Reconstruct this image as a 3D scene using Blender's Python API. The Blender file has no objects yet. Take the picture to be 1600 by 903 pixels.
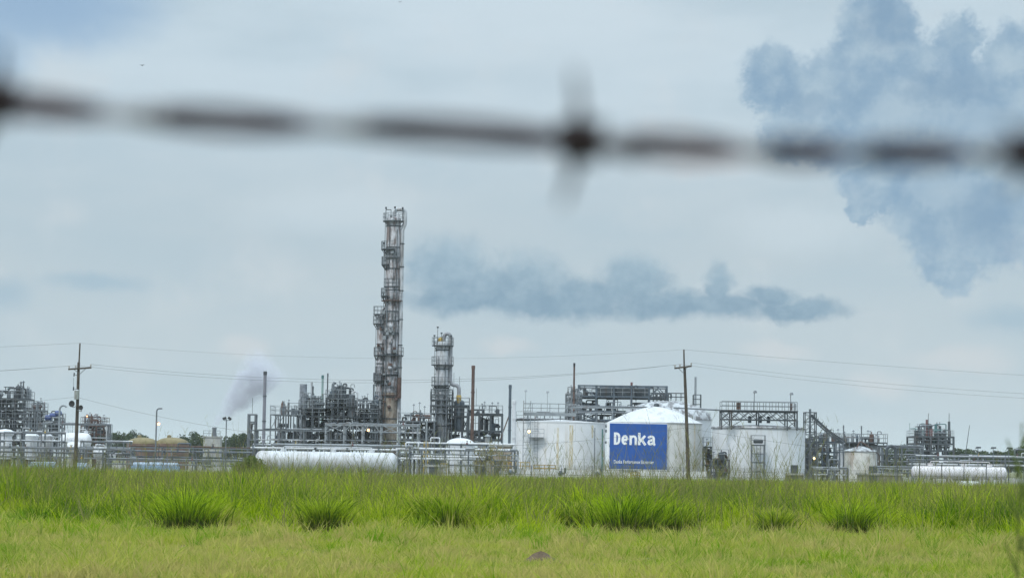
import bpy, math, random
import numpy as np
from mathutils import Vector, Matrix
random.seed(7); rng = np.random.default_rng(7)
R = math.radians
sc = bpy.context.scene
col = sc.collection

# ------------------------------------------------------------------ camera
F = 3600.0; CAMZ = 1.8; ROLL = R(0.9)
V0 = (451.5 - 722.0) / F * math.cos(ROLL)
TH = -math.atan(V0)
def ray(x, y):
    dx = (x - 800.0) / F; dy = (451.5 - y) / F
    u = dx * math.cos(ROLL) - dy * math.sin(ROLL)
    v = dx * math.sin(ROLL) + dy * math.cos(ROLL)
    return Vector((u, math.cos(TH) - v * math.sin(TH), math.sin(TH) + v * math.cos(TH)))
def P(x, y, D):
    d = ray(x, y)
    return Vector((0, 0, CAMZ)) + d * (D / d.y)
def Z(x, y, D): return P(x, y, D).z
def X(x, D, y=700): return P(x, y, D).x
cam = bpy.data.cameras.new('camera'); co = bpy.data.objects.new('camera', cam); col.objects.link(co)
co.location = (0, 0, CAMZ)
co.rotation_euler = (Matrix.Rotation(R(90) + TH, 3, 'X') @ Matrix.Rotation(ROLL, 3, 'Z')).to_euler()
cam.sensor_width = 36; cam.lens = F / 1600 * 36
cam.clip_start = 0.05; cam.clip_end = 20000
cam.dof.use_dof = True; cam.dof.focus_distance = 280; cam.dof.aperture_fstop = 9.0
sc.camera = co

# ------------------------------------------------------------------ view, world, sun
sc.view_settings.view_transform = 'Standard'; sc.view_settings.look = 'None'
sc.view_settings.exposure = 0.22; sc.view_settings.gamma = 1.0
sc.view_settings.use_curve_mapping = False
sc.cycles.use_denoising = True
sc.cycles.max_bounces = 6; sc.cycles.diffuse_bounces = 3; sc.cycles.glossy_bounces = 2
sc.cycles.transmission_bounces = 4; sc.cycles.transparent_max_bounces = 8; sc.cycles.volume_bounces = 2
sc.cycles.volume_step_rate = 2.0
SUN_EL = R(52); SUN_AZ = R(-150)      # from behind the camera, left
sun = bpy.data.lights.new('sun', 'SUN'); so = bpy.data.objects.new('sun', sun); col.objects.link(so)
sun.energy = 1.5; sun.angle = R(12); sun.color = (1, 0.96, 0.9)
sd = Vector((math.sin(SUN_AZ) * math.cos(SUN_EL), math.cos(SUN_AZ) * math.cos(SUN_EL), math.sin(SUN_EL)))
so.rotation_euler = sd.to_track_quat('Z', 'Y').to_euler()

def lin(r, g, b):
    f = lambda c: (c / 255 / 12.92) if c <= 10 else ((c / 255 + 0.055) / 1.055) ** 2.4
    return (f(r), f(g), f(b), 1)

class NT:
    def __init__(s, tree): s.t = tree; s.n = tree.nodes; s.l = tree.links
    def node(s, ty, **kw):
        n = s.n.new(ty)
        for k, v in kw.items(): setattr(n, k, v)
        return n
    def put(s, sock, v):
        if isinstance(v, bpy.types.NodeSocket): s.l.new(v, sock)
        elif v is not None: sock.default_value = v
    def m(s, op, a, b=None, c=None, clamp=False):
        n = s.node('ShaderNodeMath', operation=op, use_clamp=clamp)
        for i, v in enumerate((a, b, c)):
            if v is not None: s.put(n.inputs[i], v)
        return n.outputs[0]
    def vm(s, op, a, b=None):
        n = s.node('ShaderNodeVectorMath', operation=op); s.put(n.inputs[0], a)
        if b is not None: s.put(n.inputs[1], b)
        return n.outputs['Value'] if op in ('LENGTH', 'DOT_PRODUCT') else n.outputs['Vector']
    def mix(s, f, a, b):
        n = s.node('ShaderNodeMix', data_type='RGBA'); s.put(n.inputs[0], f); s.put(n.inputs[6], a); s.put(n.inputs[7], b)
        return n.outputs[2]
    def noise(s, vec, scale, detail=4, rough=0.55, out='Fac', dist=0.0):
        n = s.node('ShaderNodeTexNoise'); s.put(n.inputs['Vector'], vec)
        n.inputs['Scale'].default_value = scale; n.inputs['Detail'].default_value = detail
        n.inputs['Roughness'].default_value = rough; n.inputs['Distortion'].default_value = dist
        return n.outputs[out]
    def ss(s, v, a, b, c=0.0, d=1.0):
        n = s.node('ShaderNodeMapRange', interpolation_type='SMOOTHSTEP'); s.put(n.inputs[0], v)
        for i, q in enumerate((a, b, c, d)): n.inputs[i + 1].default_value = q
        return n.outputs[0]

w = bpy.data.worlds.new('World'); sc.world = w; w.use_nodes = True
N = NT(w.node_tree); N.n.clear()
tc = N.node('ShaderNodeTexCoord').outputs['Generated']
sp = N.node('ShaderNodeSeparateXYZ'); N.l.new(tc, sp.inputs[0])
az = N.m('MULTIPLY', N.m('ARCTAN2', sp.outputs[0], sp.outputs[1]), F)
el = N.m('MULTIPLY', N.m('ARCSINE', sp.outputs[2]), F)
cb = N.node('ShaderNodeCombineXYZ'); N.put(cb.inputs[0], az); N.put(cb.inputs[1], el)
p0 = cb.outputs[0]
def AE(x, y):
    d = ray(x, y).normalized()
    return (math.atan2(d.x, d.y) * F, math.asin(d.z) * F, 0)
def warp(p, scale, amp, detail=5, rough=0.6):
    nz = N.noise(p, scale, detail, rough, 'Color')
    return N.vm('ADD', p, N.vm('MULTIPLY', N.vm('SUBTRACT', nz, (.5, .5, .5)), (amp, amp, 0)))
pw_big = N.vm('ADD', warp(p0, 0.011, 62, 3, 0.5), N.vm('MULTIPLY', N.vm('SUBTRACT', N.noise(p0, 0.045, 8, .68, 'Color'), (.5, .5, .5)), (44, 44, 0)))
pw_soft = N.vm('ADD', warp(p0, 0.010, 40, 3, 0.5), N.vm('MULTIPLY', N.vm('SUBTRACT', N.noise(p0, 0.04, 6, .6, 'Color'), (.5, .5, .5)), (20, 20, 0)))
def blobs(p, L, soft=0.12):
    acc = None
    for (x, y, sx, sy) in L:
        c = AE(x, y)
        d = N.vm('LENGTH', N.vm('MULTIPLY', N.vm('SUBTRACT', p, c), (1 / sx, 1 / sy, 0)))
        f = N.m('SUBTRACT', 1.0, d)
        acc = f if acc is None else N.m('SMOOTH_MAX', acc, f, soft)
    return acc
A_LIST = [(1440, 190, 190, 120), (1560, 330, 130, 110), (1372, 32, 70, 55), (1368, 95, 90, 60), (1455, 115, 90, 60), (1492, 62, 42, 48), (1576, 90, 50, 62), (1205, 130, 58, 60), (1300, 150, 100, 75),
    (1440, 165, 170, 105), (1640, 220, 130, 130), (1270, 215, 90, 55), (1370, 285, 60, 55), (1480, 330, 110, 90),
    (1475, 415, 60, 45), (1560, 290, 90, 90), (1660, 330, 90, 80), (1345, 330, 25, 30), (1720, 120, 140, 160)]
A = blobs(pw_big, A_LIST)
SH = (-7, 10, 0)                       # towards the light: the lobes' upper-left rims are paler
p_sh = N.vm('ADD', p0, SH)
pw_sh = N.vm('ADD', warp(p_sh, 0.011, 62, 3, 0.5), N.vm('MULTIPLY', N.vm('SUBTRACT', N.noise(p_sh, 0.045, 8, .68, 'Color'), (.5, .5, .5)), (44, 44, 0)))
A_SH = blobs(pw_sh, [(x_, y_, sx_ * .9, sy_ * .9) for (x_, y_, sx_, sy_) in A_LIST[2:]], .04)
A_IN = blobs(pw_big, [(x_, y_, sx_ * .9, sy_ * .9) for (x_, y_, sx_, sy_) in A_LIST[2:]], .04)
RIM = N.m('MULTIPLY', N.ss(N.m('SUBTRACT', A_IN, A_SH), .0, .20), N.m('SUBTRACT', 1.0, N.ss(A_IN, .02, .34)))
B = blobs(pw_soft, [(700, 420, 85, 68), (800, 445, 125, 62), (760, 468, 170, 30), (920, 455, 120, 36), (990, 440, 72, 52), (1050, 476, 150, 30), (860, 472, 200, 34),
    (1122, 450, 30, 52), (1120, 480, 130, 26), (1240, 482, 120, 20), (1200, 462, 60, 22)])
C = blobs(pw_soft, [(5, 455, 62, 40), (1580, 500, 90, 34), (150, 440, 120, 22), (430, 350, 0.1, 0.1)], 0.1)
BL = blobs(pw_soft, [(60, 10, 260, 95), (-60, 60, 150, 120)])
nA = N.noise(p0, 0.012, 6, 0.6)
nB = N.noise(p0, 0.006, 5, 0.55)
nC = N.noise(p0, 0.03, 5, 0.6)
stc = N.node('ShaderNodeMapping'); N.put(stc.inputs[0], p0); stc.inputs['Scale'].default_value = (0.35, 1.3, 1)
nH = N.noise(stc.outputs[0], 0.006, 4, 0.5)
nF = N.noise(pw_soft, 0.028, 9, .7)
A_F = N.m('ADD', A, N.m('MULTIPLY', N.m('SUBTRACT', nF, .5), .70))
B_F = N.m('ADD', B, N.m('MULTIPLY', N.m('SUBTRACT', nF, .5), .75))
mA = N.m('MULTIPLY', N.ss(A_F, -0.07, 0.27), N.ss(N.noise(pw_soft, 0.016, 6, .6), .22, .55, .70, 1.0)); mB = N.ss(B_F, -0.08, 0.62); mC = N.ss(C, 0.0, 0.9); mBL = N.ss(BL, 0.0, 0.95)
# pale overcast veil by height above the horizon
g1 = N.ss(el, 300, 680)
veil = N.mix(g1, lin(175, 189, 197), lin(188, 204, 214))
veil = N.mix(N.ss(nH, .35, .7, 0, .6), veil, lin(163, 183, 195))
veil = N.mix(N.ss(nB, .5, .75, 0, .4), veil, lin(197, 203, 207))
# the big cloud: blue-grey body, paler lobes
TOPW = N.ss(blobs(pw_soft, [(900, 60, 420, 120), (520, 330, 200, 60), (1250, 360, 160, 60), (1130, 60, 120, 60)]), 0, .8)
veil = N.mix(N.m('MULTIPLY', TOPW, .4), veil, lin(194, 207, 215))
WARM = N.ss(blobs(pw_soft, [(380, 545, 60, 30), (1215, 545, 80, 26), (1375, 600, 70, 30), (790, 540, 60, 20), (1100, 250, 120, 40), (1580, 395, 40, 30), (1500, 560, 120, 30)]), 0, .8)
veil = N.mix(N.m('MULTIPLY', WARM, .5), veil, lin(197, 199, 202))
cA = N.mix(N.ss(nA, .35, .68), lin(120, 150, 176), lin(156, 178, 193))
PALE_A = N.ss(blobs(pw_big, [(1520, 205, 120, 48), (1400, 175, 60, 40), (1250, 190, 60, 30), (1470, 290, 70, 40)]), 0, .4)
cA = N.mix(N.m('MULTIPLY', PALE_A, .6), cA, lin(155, 177, 193))
DK_A = N.ss(blobs(pw_big, [(1385, 45, 60, 50), (1480, 140, 90, 40), (1250, 165, 60, 30), (1540, 330, 70, 70)]), 0, .5)
cA = N.mix(N.m('MULTIPLY', DK_A, .55), cA, lin(112, 142, 169))
cA = N.mix(N.ss(A, 0.1, 0.75), N.mix(0.25, cA, lin(124, 154, 180)), cA)
cA = N.mix(N.m('MULTIPLY', RIM, .6), cA, lin(170, 189, 202))
cA = N.mix(N.m('MULTIPLY', N.ss(N.m('SUBTRACT', A_SH, A_IN), .0, .24), .30), cA, lin(108, 142, 172))
edge = N.m('MULTIPLY', mA, N.m('SUBTRACT', 1.0, N.ss(A, 0.03, 0.2)))
cB = N.mix(N.m('ADD', N.ss(el, 225, 345, 0, .75), N.ss(nC, .3, .7, -.15, .3), clamp=True), lin(105, 137, 161), lin(150, 174, 189))
veil = N.mix(N.m('MULTIPLY', mBL, .8), veil, lin(128, 163, 196))
sky = N.mix(N.m('MULTIPLY', mB, 0.86), veil, cB)
sky = N.mix(N.m('MULTIPLY', mC, 0.6), sky, lin(140, 168, 187))
sky = N.mix(N.m('MULTIPLY', mA, 0.9), sky, cA)
# clouds outside the frame
nO = N.noise(tc, 2.2, 7, 0.6)
mo = N.m('MULTIPLY', N.ss(nO, .5, .62), N.ss(el, 850, 1300))
sky = N.mix(N.m('MULTIPLY', mo, 0.6), sky, lin(160, 185, 205))
below = N.ss(el, -60, -5)
sky = N.mix(below, lin(120, 130, 110), sky)
bg = N.node('ShaderNodeBackground'); N.put(bg.inputs[0], sky)
N.put(bg.inputs[1], N.ss(el, 750, 3300, 1.0, 2.8))
ni = N.node('ShaderNodeTexSky', sky_type='NISHITA', sun_disc=False)
ni.sun_elevation = SUN_EL; ni.sun_rotation = SUN_AZ
bg2 = N.node('ShaderNodeBackground'); N.l.new(ni.outputs[0], bg2.inputs[0]); bg2.inputs[1].default_value = 0.1
mx = N.node('ShaderNodeMixShader')
N.put(mx.inputs[0], N.m('SUBTRACT', 0.96, N.m('MULTIPLY', mBL, 0.85)))
N.l.new(bg2.outputs[0], mx.inputs[1]); N.l.new(bg.outputs[0], mx.inputs[2])
wo = N.node('ShaderNodeOutputWorld'); N.l.new(mx.outputs[0], wo.inputs[0])

# ------------------------------------------------------------------ materials
MATS = {}
def mat(name, c, rough=.6, metal=0.0, var=.25, scale=1.2, stain=None, amt=.5, sscale=(1.6, 1.6, .18), lo=.52, hi=.68, emit=None, c2=None):
    if name in MATS: return MATS[name]
    m = bpy.data.materials.new(name); m.use_nodes = True; T = NT(m.node_tree)
    b = m.node_tree.nodes['Principled BSDF']
    tcn = T.node('ShaderNodeTexCoord').outputs['Object']
    n1 = T.noise(tcn, scale, 6, .6)
    a = tuple(q * (1 - var) for q in c[:3]) + (1,); d = tuple(min(1, q * (1 + var * .6)) for q in c[:3]) + (1,)
    out = T.mix(T.ss(n1, .3, .7), a, d)
    if c2 is not None: out = T.mix(T.ss(T.noise(tcn, scale * .5, 4, .6), .42, .6), out, c2)
    if stain is not None:
        mp = T.node('ShaderNodeMapping'); T.put(mp.inputs[0], tcn); mp.inputs['Scale'].default_value = sscale
        n2 = T.noise(mp.outputs[0], 1.0, 6, .65)
        out = T.mix(T.ss(n2, lo, hi, 0, amt), out, stain)
    T.put(b.inputs['Base Color'], out)
    b.inputs['Roughness'].default_value = rough; b.inputs['Metallic'].default_value = metal
    if emit: b.inputs['Emission Color'].default_value = emit[0]; b.inputs['Emission Strength'].default_value = emit[1]
    MATS[name] = m; return m
STEEL = mat('galvanised_steel', (.15, .168, .185), .5, .25, .25, .8, (.12, .085, .06, 1), .5)
PALE = mat('pale_steel', (.27, .295, .315), .5, .2, .2, .8, (.17, .12, .09, 1), .4)
DARK = mat('dark_steel', (.058, .07, .08), .6, .1, .35, .8, (.08, .045, .03, 1), .5)
BLUE_ST = mat('blue_grey_steel', (.075, .10, .125), .55, .1, .25, .8, (.12, .09, .07, 1), .4)
WHITE = mat('white_paint', (.62, .64, .665), .45, 0, .08, .6, (.42, .40, .36, 1), .35)
TANKW = mat('tank_white', (.72, .73, .74), .5, 0, .07, .35, (.48, .40, .28, 1), .45, (1.3, 1.3, .07), .54, .74)
TANKD = mat('weathered_white', (.60, .61, .61), .6, 0, .14, .5, (.27, .17, .09, 1), .65, (.9, .9, .12), .52, .68)
CLAD = mat('aluminium_cladding', (.50, .52, .545), .5, .08, .25, .7, (.13, .11, .10, 1), .7, (2.2, 2.2, .25), .46, .62)
CLADW = mat('stained_cladding', (.45, .45, .47), .5, .05, .25, 1.1, (.11, .065, .05, 1), .85, (2.0, 2.0, .4), .46, .60)
CLADB = mat('rust_brown_cladding', (.36, .31, .25), .6, .05, .3, 1.1, (.14, .075, .045, 1), .8, (1.8, 1.8, .4), .44, .6)
ROOFG = mat('streaked_roof', (.46, .48, .50), .5, .1, .2, .6, (.10, .09, .09, 1), .85, (1.6, .6, 1), .44, .58)
RUST = mat('rusty_steel', (.10, .058, .045), .8, 0, .35, 2, (.07, .04, .035, 1), .6)
RED = mat('red_paint', (.14, .06, .058), .6, 0, .2, 2)
BROWN = mat('brown_tank_paint', (.17, .105, .075), .7, 0, .3, .8, (.32, .22, .14, 1), .5)
OLIVE = mat('olive_tank_top', (.19, .155, .07), .7, 0, .25, .8, (.14, .10, .05, 1), .5, (1, 1, 1))
GREEN = mat('pale_green_paint', (.27, .38, .36), .5, 0, .12, 1, (.15, .2, .2, 1), .3)
TEAL = mat('teal_paint', (.07, .17, .17), .55, 0, .2, 1)
BLUEP = mat('light_blue_paint', (.22, .36, .54), .7, 0, .3, 1.5, (.40, .45, .48, 1), .7, (1.5, 1.5, 1.5))
NAVY = mat('navy_paint', (.05, .08, .22), .6, 0, .2, 1.5)
YEL = mat('yellow_paint', (.40, .27, .045), .6, 0, .2, 2, (.3, .16, .05, 1), .4)
CONC = mat('concrete', (.36, .36, .34), .9, 0, .25, .7, (.2, .18, .15, 1), .5)
WCONC = mat('whitewashed_concrete', (.62, .62, .60), .9, 0, .15, .7, (.3, .26, .2, 1), .55, (1, 1, .5))
WOOD = mat('pole_wood', (.075, .06, .048), .9, 0, .35, 3, (.15, .12, .09, 1), .5, (9, 9, .5))
BLACK = mat('black_paint', (.022, .022, .025), .6, 0, .2, 3)
CER = mat('grey_ceramic', (.35, .33, .31), .3, 0, .1, 6)
WIREM = mat('wire_metal', (.09, .095, .10), .6, .2, .1, 2)
SIGNB = mat('sign_blue', (.010, .080, .33), .75, 0, .14, .9, (.03, .11, .34, 1), .6, (1.2, 1.2, .6))
SIGNW = mat('sign_white', (.82, .83, .84), .5, 0, .03, .9)
BARB = mat('rusted_barb', (.014, .007, .007), .9, 0, .3, 90)
ZINC_GLINT = mat('zinc_wire_sky_glint', (.20, .195, .21), .6, .1, .25, 90, (.06, .035, .03, 1), .7, (60, 300, 300), .55, .7)
RUSTW = mat('rusted_barbed_wire', (.028, .010, .015), .9, 0, .3, 90, (.085, .05, .05, 1), .5, (30, 300, 300), .5, .65)
BARK = mat('bark', (.09, .07, .05), .9, 0, .3, 3)
ORANGE_L = mat('warm_lamp_glow', (.9, .5, .2), emit=((1.0, .42, .16, 1), 5))
YEL_L = mat('yellow_lamp_glow', (.9, .8, .5), emit=((1.0, .68, .24, 1), 4.5))

# ------------------------------------------------------------------ mesh building
class MB:
    def __init__(s): s.v = []; s.f = []
    def add(s, V, Fc):
        o = len(s.v); s.v += [tuple(q) for q in V]; s.f += [tuple(i + o for i in f) for f in Fc]; return s
    def box(s, x0, x1, y0, y1, z0, z1):
        return s.add([(x0, y0, z0), (x1, y0, z0), (x1, y1, z0), (x0, y1, z0), (x0, y0, z1), (x1, y0, z1), (x1, y1, z1), (x0, y1, z1)],
            [(0, 3, 2, 1), (4, 5, 6, 7), (0, 1, 5, 4), (1, 2, 6, 5), (2, 3, 7, 6), (3, 0, 4, 7)])
    def tube(s, p, q, r, n=8, r2=None):
        return s.pipe([p, q], r, n, r2)
    def beam(s, p, q, wd):                      # square bar
        return s.pipe([p, q], wd * .7071, 4, None, math.pi / 4)
    def pipe(s, pts, r, n=8, r2=None, ph=0.0):
        pts = [Vector(p) for p in pts]; V = []; Fc = []
        k = len(pts); up = Vector((0, 0, 1)); r2 = r if r2 is None else r2
        u = None
        for i, p in enumerate(pts):
            if i == 0: t = pts[1] - p
            elif i == k - 1: t = p - pts[i - 1]
            else: t = (pts[i + 1] - p).normalized() + (p - pts[i - 1]).normalized()
            if t.length < 1e-9: t = Vector((0, 0, 1))
            t.normalize()
            if u is None:
                ref = up if abs(t.z) < .95 else Vector((0, 1, 0))
                u = t.cross(ref).normalized()
            else:
                u = (u - t * u.dot(t)); u = u.normalized() if u.length > 1e-6 else t.cross(up).normalized()
            b = t.cross(u)
            rr = r + (r2 - r) * i / (k - 1)
            for j in range(n):
                a = 2 * math.pi * j / n + ph
                V.append(p + (u * math.cos(a) + b * math.sin(a)) * rr)
        for i in range(k - 1):
            for j in range(n):
                a = i * n + j; c = i * n + (j + 1) % n
                Fc.append((a, c, c + n, a + n))
        Fc.append(tuple(reversed(range(n)))); Fc.append(tuple(range((k - 1) * n, k * n)))
        return s.add(V, Fc)
    def lathe(s, prof, cx=0, cy=0, n=24, axis='z', cz=0, a0=0, a1=None):
        full = a1 is None; a1 = 2 * math.pi + a0 if full else a1
        m = n if full else n + 1; V = []; Fc = []
        for (r, z) in prof:
            for j in range(m):
                a = a0 + (a1 - a0) * j / n
                if axis == 'z': V.append((cx + r * math.cos(a), cy + r * math.sin(a), z + cz))
                else: V.append((cx + z, cy + r * math.cos(a), cz + r * math.sin(a)))
        for i in range(len(prof) - 1):
            for j in range(n):
                a = i * m + j; b = i * m + (j + 1) % m
                Fc.append((a, b, b + m, a + m) if axis == 'z' else (a, a + m, b + m, b))
        return s.add(V, Fc)
    def build(s, name, mt, parent=None, smooth=False):
        me = bpy.data.meshes.new(name); me.from_pydata(s.v, [], s.f); me.materials.append(mt)
        if smooth:
            me.shade_smooth()
            try: me.set_sharp_from_angle(angle=R(35))
            except Exception: pass
        o = bpy.data.objects.new(name, me); col.objects.link(o)
        if parent is not None: o.parent = parent
        return o
def tag(o, label=None, cat=None, group=None, kind=None):
    for k, v in (('label', label), ('category', cat), ('group', group), ('kind', kind)):
        if v: o[k] = v
    return o
def thing(name, label, cat, loc, rz=0.0, group=None):
    o = bpy.data.objects.new(name, None); col.objects.link(o); o.empty_display_size = .3
    o.location = loc; o.rotation_euler = (0, 0, rz); return tag(o, label, cat, group)
def head(r, z0, up=True, k=.5, n=5):            # elliptical vessel head profile
    L = [(r * math.cos(i / n * math.pi / 2), z0 + (1 if up else -1) * k * r * math.sin(i / n * math.pi / 2)) for i in range(n + 1)]
    return L if up else L[::-1]
def vcol(mb, x, y, z0, z1, r, n=16, k=.5):
    mb.lathe([(0.001, z0), (r, z0)] + head(r, z1 - k * r, True, k), x, y, n); return mb
def hcyl(mb, x0, x1, y, z, r, n=16, k=.5):
    L = [(r * math.sin(i / 5 * math.pi / 2), x0 + k * r - k * r * math.cos(i / 5 * math.pi / 2)) for i in range(6)]
    Q = [(r * math.cos(i / 5 * math.pi / 2), x1 - k * r + k * r * math.sin(i / 5 * math.pi / 2)) for i in range(6)]
    mb.lathe(L + Q, 0, y, n, 'x', z); return mb
def bend(p, q, c, n=5):
    p, q, c = Vector(p), Vector(q), Vector(c)
    return [p * (1 - t) ** 2 + c * 2 * t * (1 - t) + q * t * t for t in [i / n for i in range(n + 1)]]
def elbowed(pts, r=.3):
    pts = [Vector(p) for p in pts]; out = [pts[0]]
    for i in range(1, len(pts) - 1):
        a, b, c = pts[i - 1], pts[i], pts[i + 1]
        ra = min(r, (a - b).length * .45); rc = min(r, (c - b).length * .45)
        out += bend(b + (a - b).normalized() * ra, b + (c - b).normalized() * rc, b, 4)
    return out + [pts[-1]]
def rail_line(mb, p, q, h=1.1, t=.055, sp=1.6):
    p, q = Vector(p), Vector(q); L = (q - p).length; n = max(1, round(L / sp))
    for i in range(n + 1):
        a = p + (q - p) * i / n; mb.beam(a, a + Vector((0, 0, h)), t)
    for zz in (h * .5, h): mb.beam(p + Vector((0, 0, zz)), q + Vector((0, 0, zz)), t)
def frame(t, w, d, zs, nx, ny=1, pw=.26, mt=None, xb=(), rails=(), decks=None, ztops=None, bw=None, x0=None, railmat=None):
    """steel frame: posts, beams, decks, braces, railings as parts. local x centred, y 0..d"""
    mt = mt or STEEL; x0 = -w / 2 if x0 is None else x0; bw = bw or pw * .8
    zt = zs[-1]
    for i in range(nx + 1):
        for j in range(ny + 1):
            x = x0 + w * i / nx; y = d * j / ny
            top = ztops[i] if ztops else zt
            MB().box(x - pw / 2, x + pw / 2, y - pw / 2, y + pw / 2, 0, top + .002 * (i + j)).build('post', mt, t)
    for li, z in enumerate(zs):
        mb = MB()
        for j in range(ny + 1):
            y = d * j / ny
            mb.box(x0 - .03, x0 + w + .03, y - bw / 2 - .012, y + bw / 2 + .012, z - bw, z - .004)
        for i in range(nx + 1):
            x = x0 + w * i / nx
            mb.box(x - bw / 2 - .01, x + bw / 2 + .01, .02, d - .02, z - bw * .95, z - .01)
        mb.build('beam', mt, t)
        if decks is None or li in decks:
            MB().box(x0 - .1, x0 + w + .1, -.12, d + .12, z, z + .06).build('deck', mt, t)
        if li in rails:
            mb = MB(); a, b = x0 - .05, x0 + w + .05; zz = z + .06
            for (p, q) in (((a, -.08, zz), (b, -.08, zz)), ((a, d + .08, zz), (b, d + .08, zz)), ((a, -.08, zz), (a, d + .08, zz)), ((b, -.08, zz), (b, d + .08, zz))):
                rail_line(mb, p, q)
            mb.build('railing', railmat or PALE, t)
    for (bay, lv, ty) in xb:
        xa = x0 + w * bay / nx; xc = x0 + w * (bay + 1) / nx
        za = 0 if lv == 0 else zs[lv - 1]; zb = zs[lv]; zb -= bw
        for y in (-.02, d + .02):
            mb = MB(); bt = pw * .45
            if ty == 'x': mb.beam((xa, y, za), (xc, y, zb), bt); mb.beam((xa, y + .03, zb), (xc, y + .03, za), bt)
            elif ty == 'k': xm = (xa + xc) / 2; mb.beam((xa, y, za), (xm, y, zb), bt); mb.beam((xc, y, za), (xm, y, zb), bt)
            elif ty == 'v': hz = za + (zb - za) * .45; q = (xc - xa) * .3; mb.beam((xa, y, hz), (xa + q, y, zb), bt); mb.build('brace', mt, t); mb = MB(); mb.beam((xc, y, hz), (xc - q, y, zb), bt)
            elif ty == '/': mb.beam((xa, y, za), (xc, y, zb), bt)
            else: mb.beam((xa, y, zb), (xc, y, za), bt)
            mb.build('brace', mt, t)
def clutter(t, xa, xb, d, zs, n, rnd, pal=None, hmax=2.6, tall=0):
    """vessels, exchangers, pipes, cabinets standing on the levels zs"""
    pal = pal or [STEEL, DARK, PALE, DARK, BLUE_ST, DARK, STEEL, RUST]
    for li, z in enumerate(zs):
        hh = (zs[li + 1] - z) * .92 if li + 1 < len(zs) else hmax
        for k in range(n if isinstance(n, int) else n[li]):
            x = rnd.uniform(xa, xb); y = rnd.uniform(.3, max(.4, d - .3)); m = rnd.choice(pal); ty = rnd.random(); mb = MB()
            z0 = z + .07
            if ty < .17:
                r = rnd.uniform(.12, .38); h = hh * rnd.uniform(.4, 1)
                vcol(mb, x, y, z0, z0 + h, r, 12)
                mb.tube((x, y, z0 + h - .02), (x, y, z0 + h + .25), .07, 6)
                mb.lathe([(r, z0 + h * .5), (r + .04, z0 + h * .5), (r + .04, z0 + h * .5 + .08), (r, z0 + h * .5 + .08)], x, y, 12)
                mb.build('vessel', m, t, True)
            elif ty < .27:
                r = rnd.uniform(.14, .32); L = rnd.uniform(.8, 2.0); zc = z0 + .35 + r
                xa2 = max(xa, min(xb - L, x - L / 2)) if xb - xa > L else xa
                hcyl(mb, xa2, xa2 + min(L, xb - xa), y, zc, r, 12)
                for q in (.2, .8): mb.box(xa2 + L * q - .08, xa2 + L * q + .08, y - r * .8, y + r * .8, z0, zc - r * .6)
                mb.build('heat_exchanger', m, t, True)
            elif ty < .80:
                r = rnd.choice((.035, .04, .05, .06, .08, .1, .14)); x2 = rnd.uniform(max(xa, x - 3), min(xb, x + 3)); top = z0 + hh * rnd.uniform(.35, 1.0)
                y2 = rnd.uniform(.1, d - .1)
                pts = [(x, y, z0 - .3), (x, y, top), (x2, y, top), (x2, y2, top), (x2, y2, z0 + hh * rnd.uniform(-.1, .3))]
                if abs(x2 - x) < .3: pts = [(x, y, z0 - .3), (x, y, top), (x + .5, y, top), (x + .5, y, top - .4)]
                mb.pipe(elbowed(pts, r * 2.5), r, 7); mb.build('pipe', m, t, True)
            elif ty < .9:
                a, b, h = rnd.uniform(.12, .35), rnd.uniform(.15, .3), hh * rnd.uniform(.15, .5)
                mb.box(x - a, x + a, y - b, y + b, z0, z0 + h); mb.box(x - a * .6, x + a * .6, y - b * .6, y + b * .6, z0 + h, z0 + h + .15)
                mb.build('cabinet', m, t)
            else:
                h = hh * rnd.uniform(.7, 1.15); mb.tube((x, y, z0), (x, y, z0 + h), .035, 5); mb.lathe(head(.16, z0 + h, True, .6), x, y, 8)
                mb.build('light_fitting', m, t)
def ring_platform(t, z, r, ro, a0=0, a1=None, mt=None, railm=None):
    mt = mt or DARK; mb = MB()
    mb.lathe([(r, z), (ro, z), (ro, z + .12), (r, z + .12), (r, z)], 0, 0, 20, a0=a0, a1=a1)
    n = 5
    aa1 = a1 if a1 is not None else a0 + 2 * math.pi
    for i in range(n + 1):
        a = a0 + (aa1 - a0) * i / n
        mb.beam((r * math.cos(a), r * math.sin(a), z - .7), (ro * .95 * math.cos(a), ro * .95 * math.sin(a), z), .07)
    o = mb.build('platform', mt, t)
    mb = MB(); n = 12
    pts = [Vector((ro * .98 * math.cos(a0 + (aa1 - a0) * i / n), ro * .98 * math.sin(a0 + (aa1 - a0) * i / n), z + .12)) for i in range(n + 1)]
    for i in range(n + 1): mb.beam(pts[i], pts[i] + Vector((0, 0, 1.1)), .055)
    for i in range(n):
        for zz in (.55, 1.1): mb.beam(pts[i] + Vector((0, 0, zz)), pts[i + 1] + Vector((0, 0, zz)), .055)
    mb.build('railing', railm or STEEL, o)
    return o
def ladder(t, p, z0, z1, dirx=(1, 0), cage=True, mt=None):
    mb = MB(); x, y = p; dx, dy = dirx
    for s in (-.22, .22): mb.beam((x + dx * s, y + dy * s, z0), (x + dx * s, y + dy * s, z1), .05)
    z = z0 + .3
    while z < z1: mb.beam((x - dx * .22, y - dy * .22, z), (x + dx * .22, y + dy * .22, z), .035); z += .45
    if cage:
        z = z0 + 2.2
        while z < z1:
            c = [Vector((x + dx * .38 * math.cos(a) + dy * .7 * math.sin(a) * 1, y + dy * .38 * math.cos(a) - dx * .7 * math.sin(a) * 1, z)) for a in [math.pi * i / 5 for i in range(6)]]
            for i in range(5): mb.beam(c[i], c[i + 1], .04)
            z += 1.1
    mb.build('ladder', mt or DARK, t)

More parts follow.
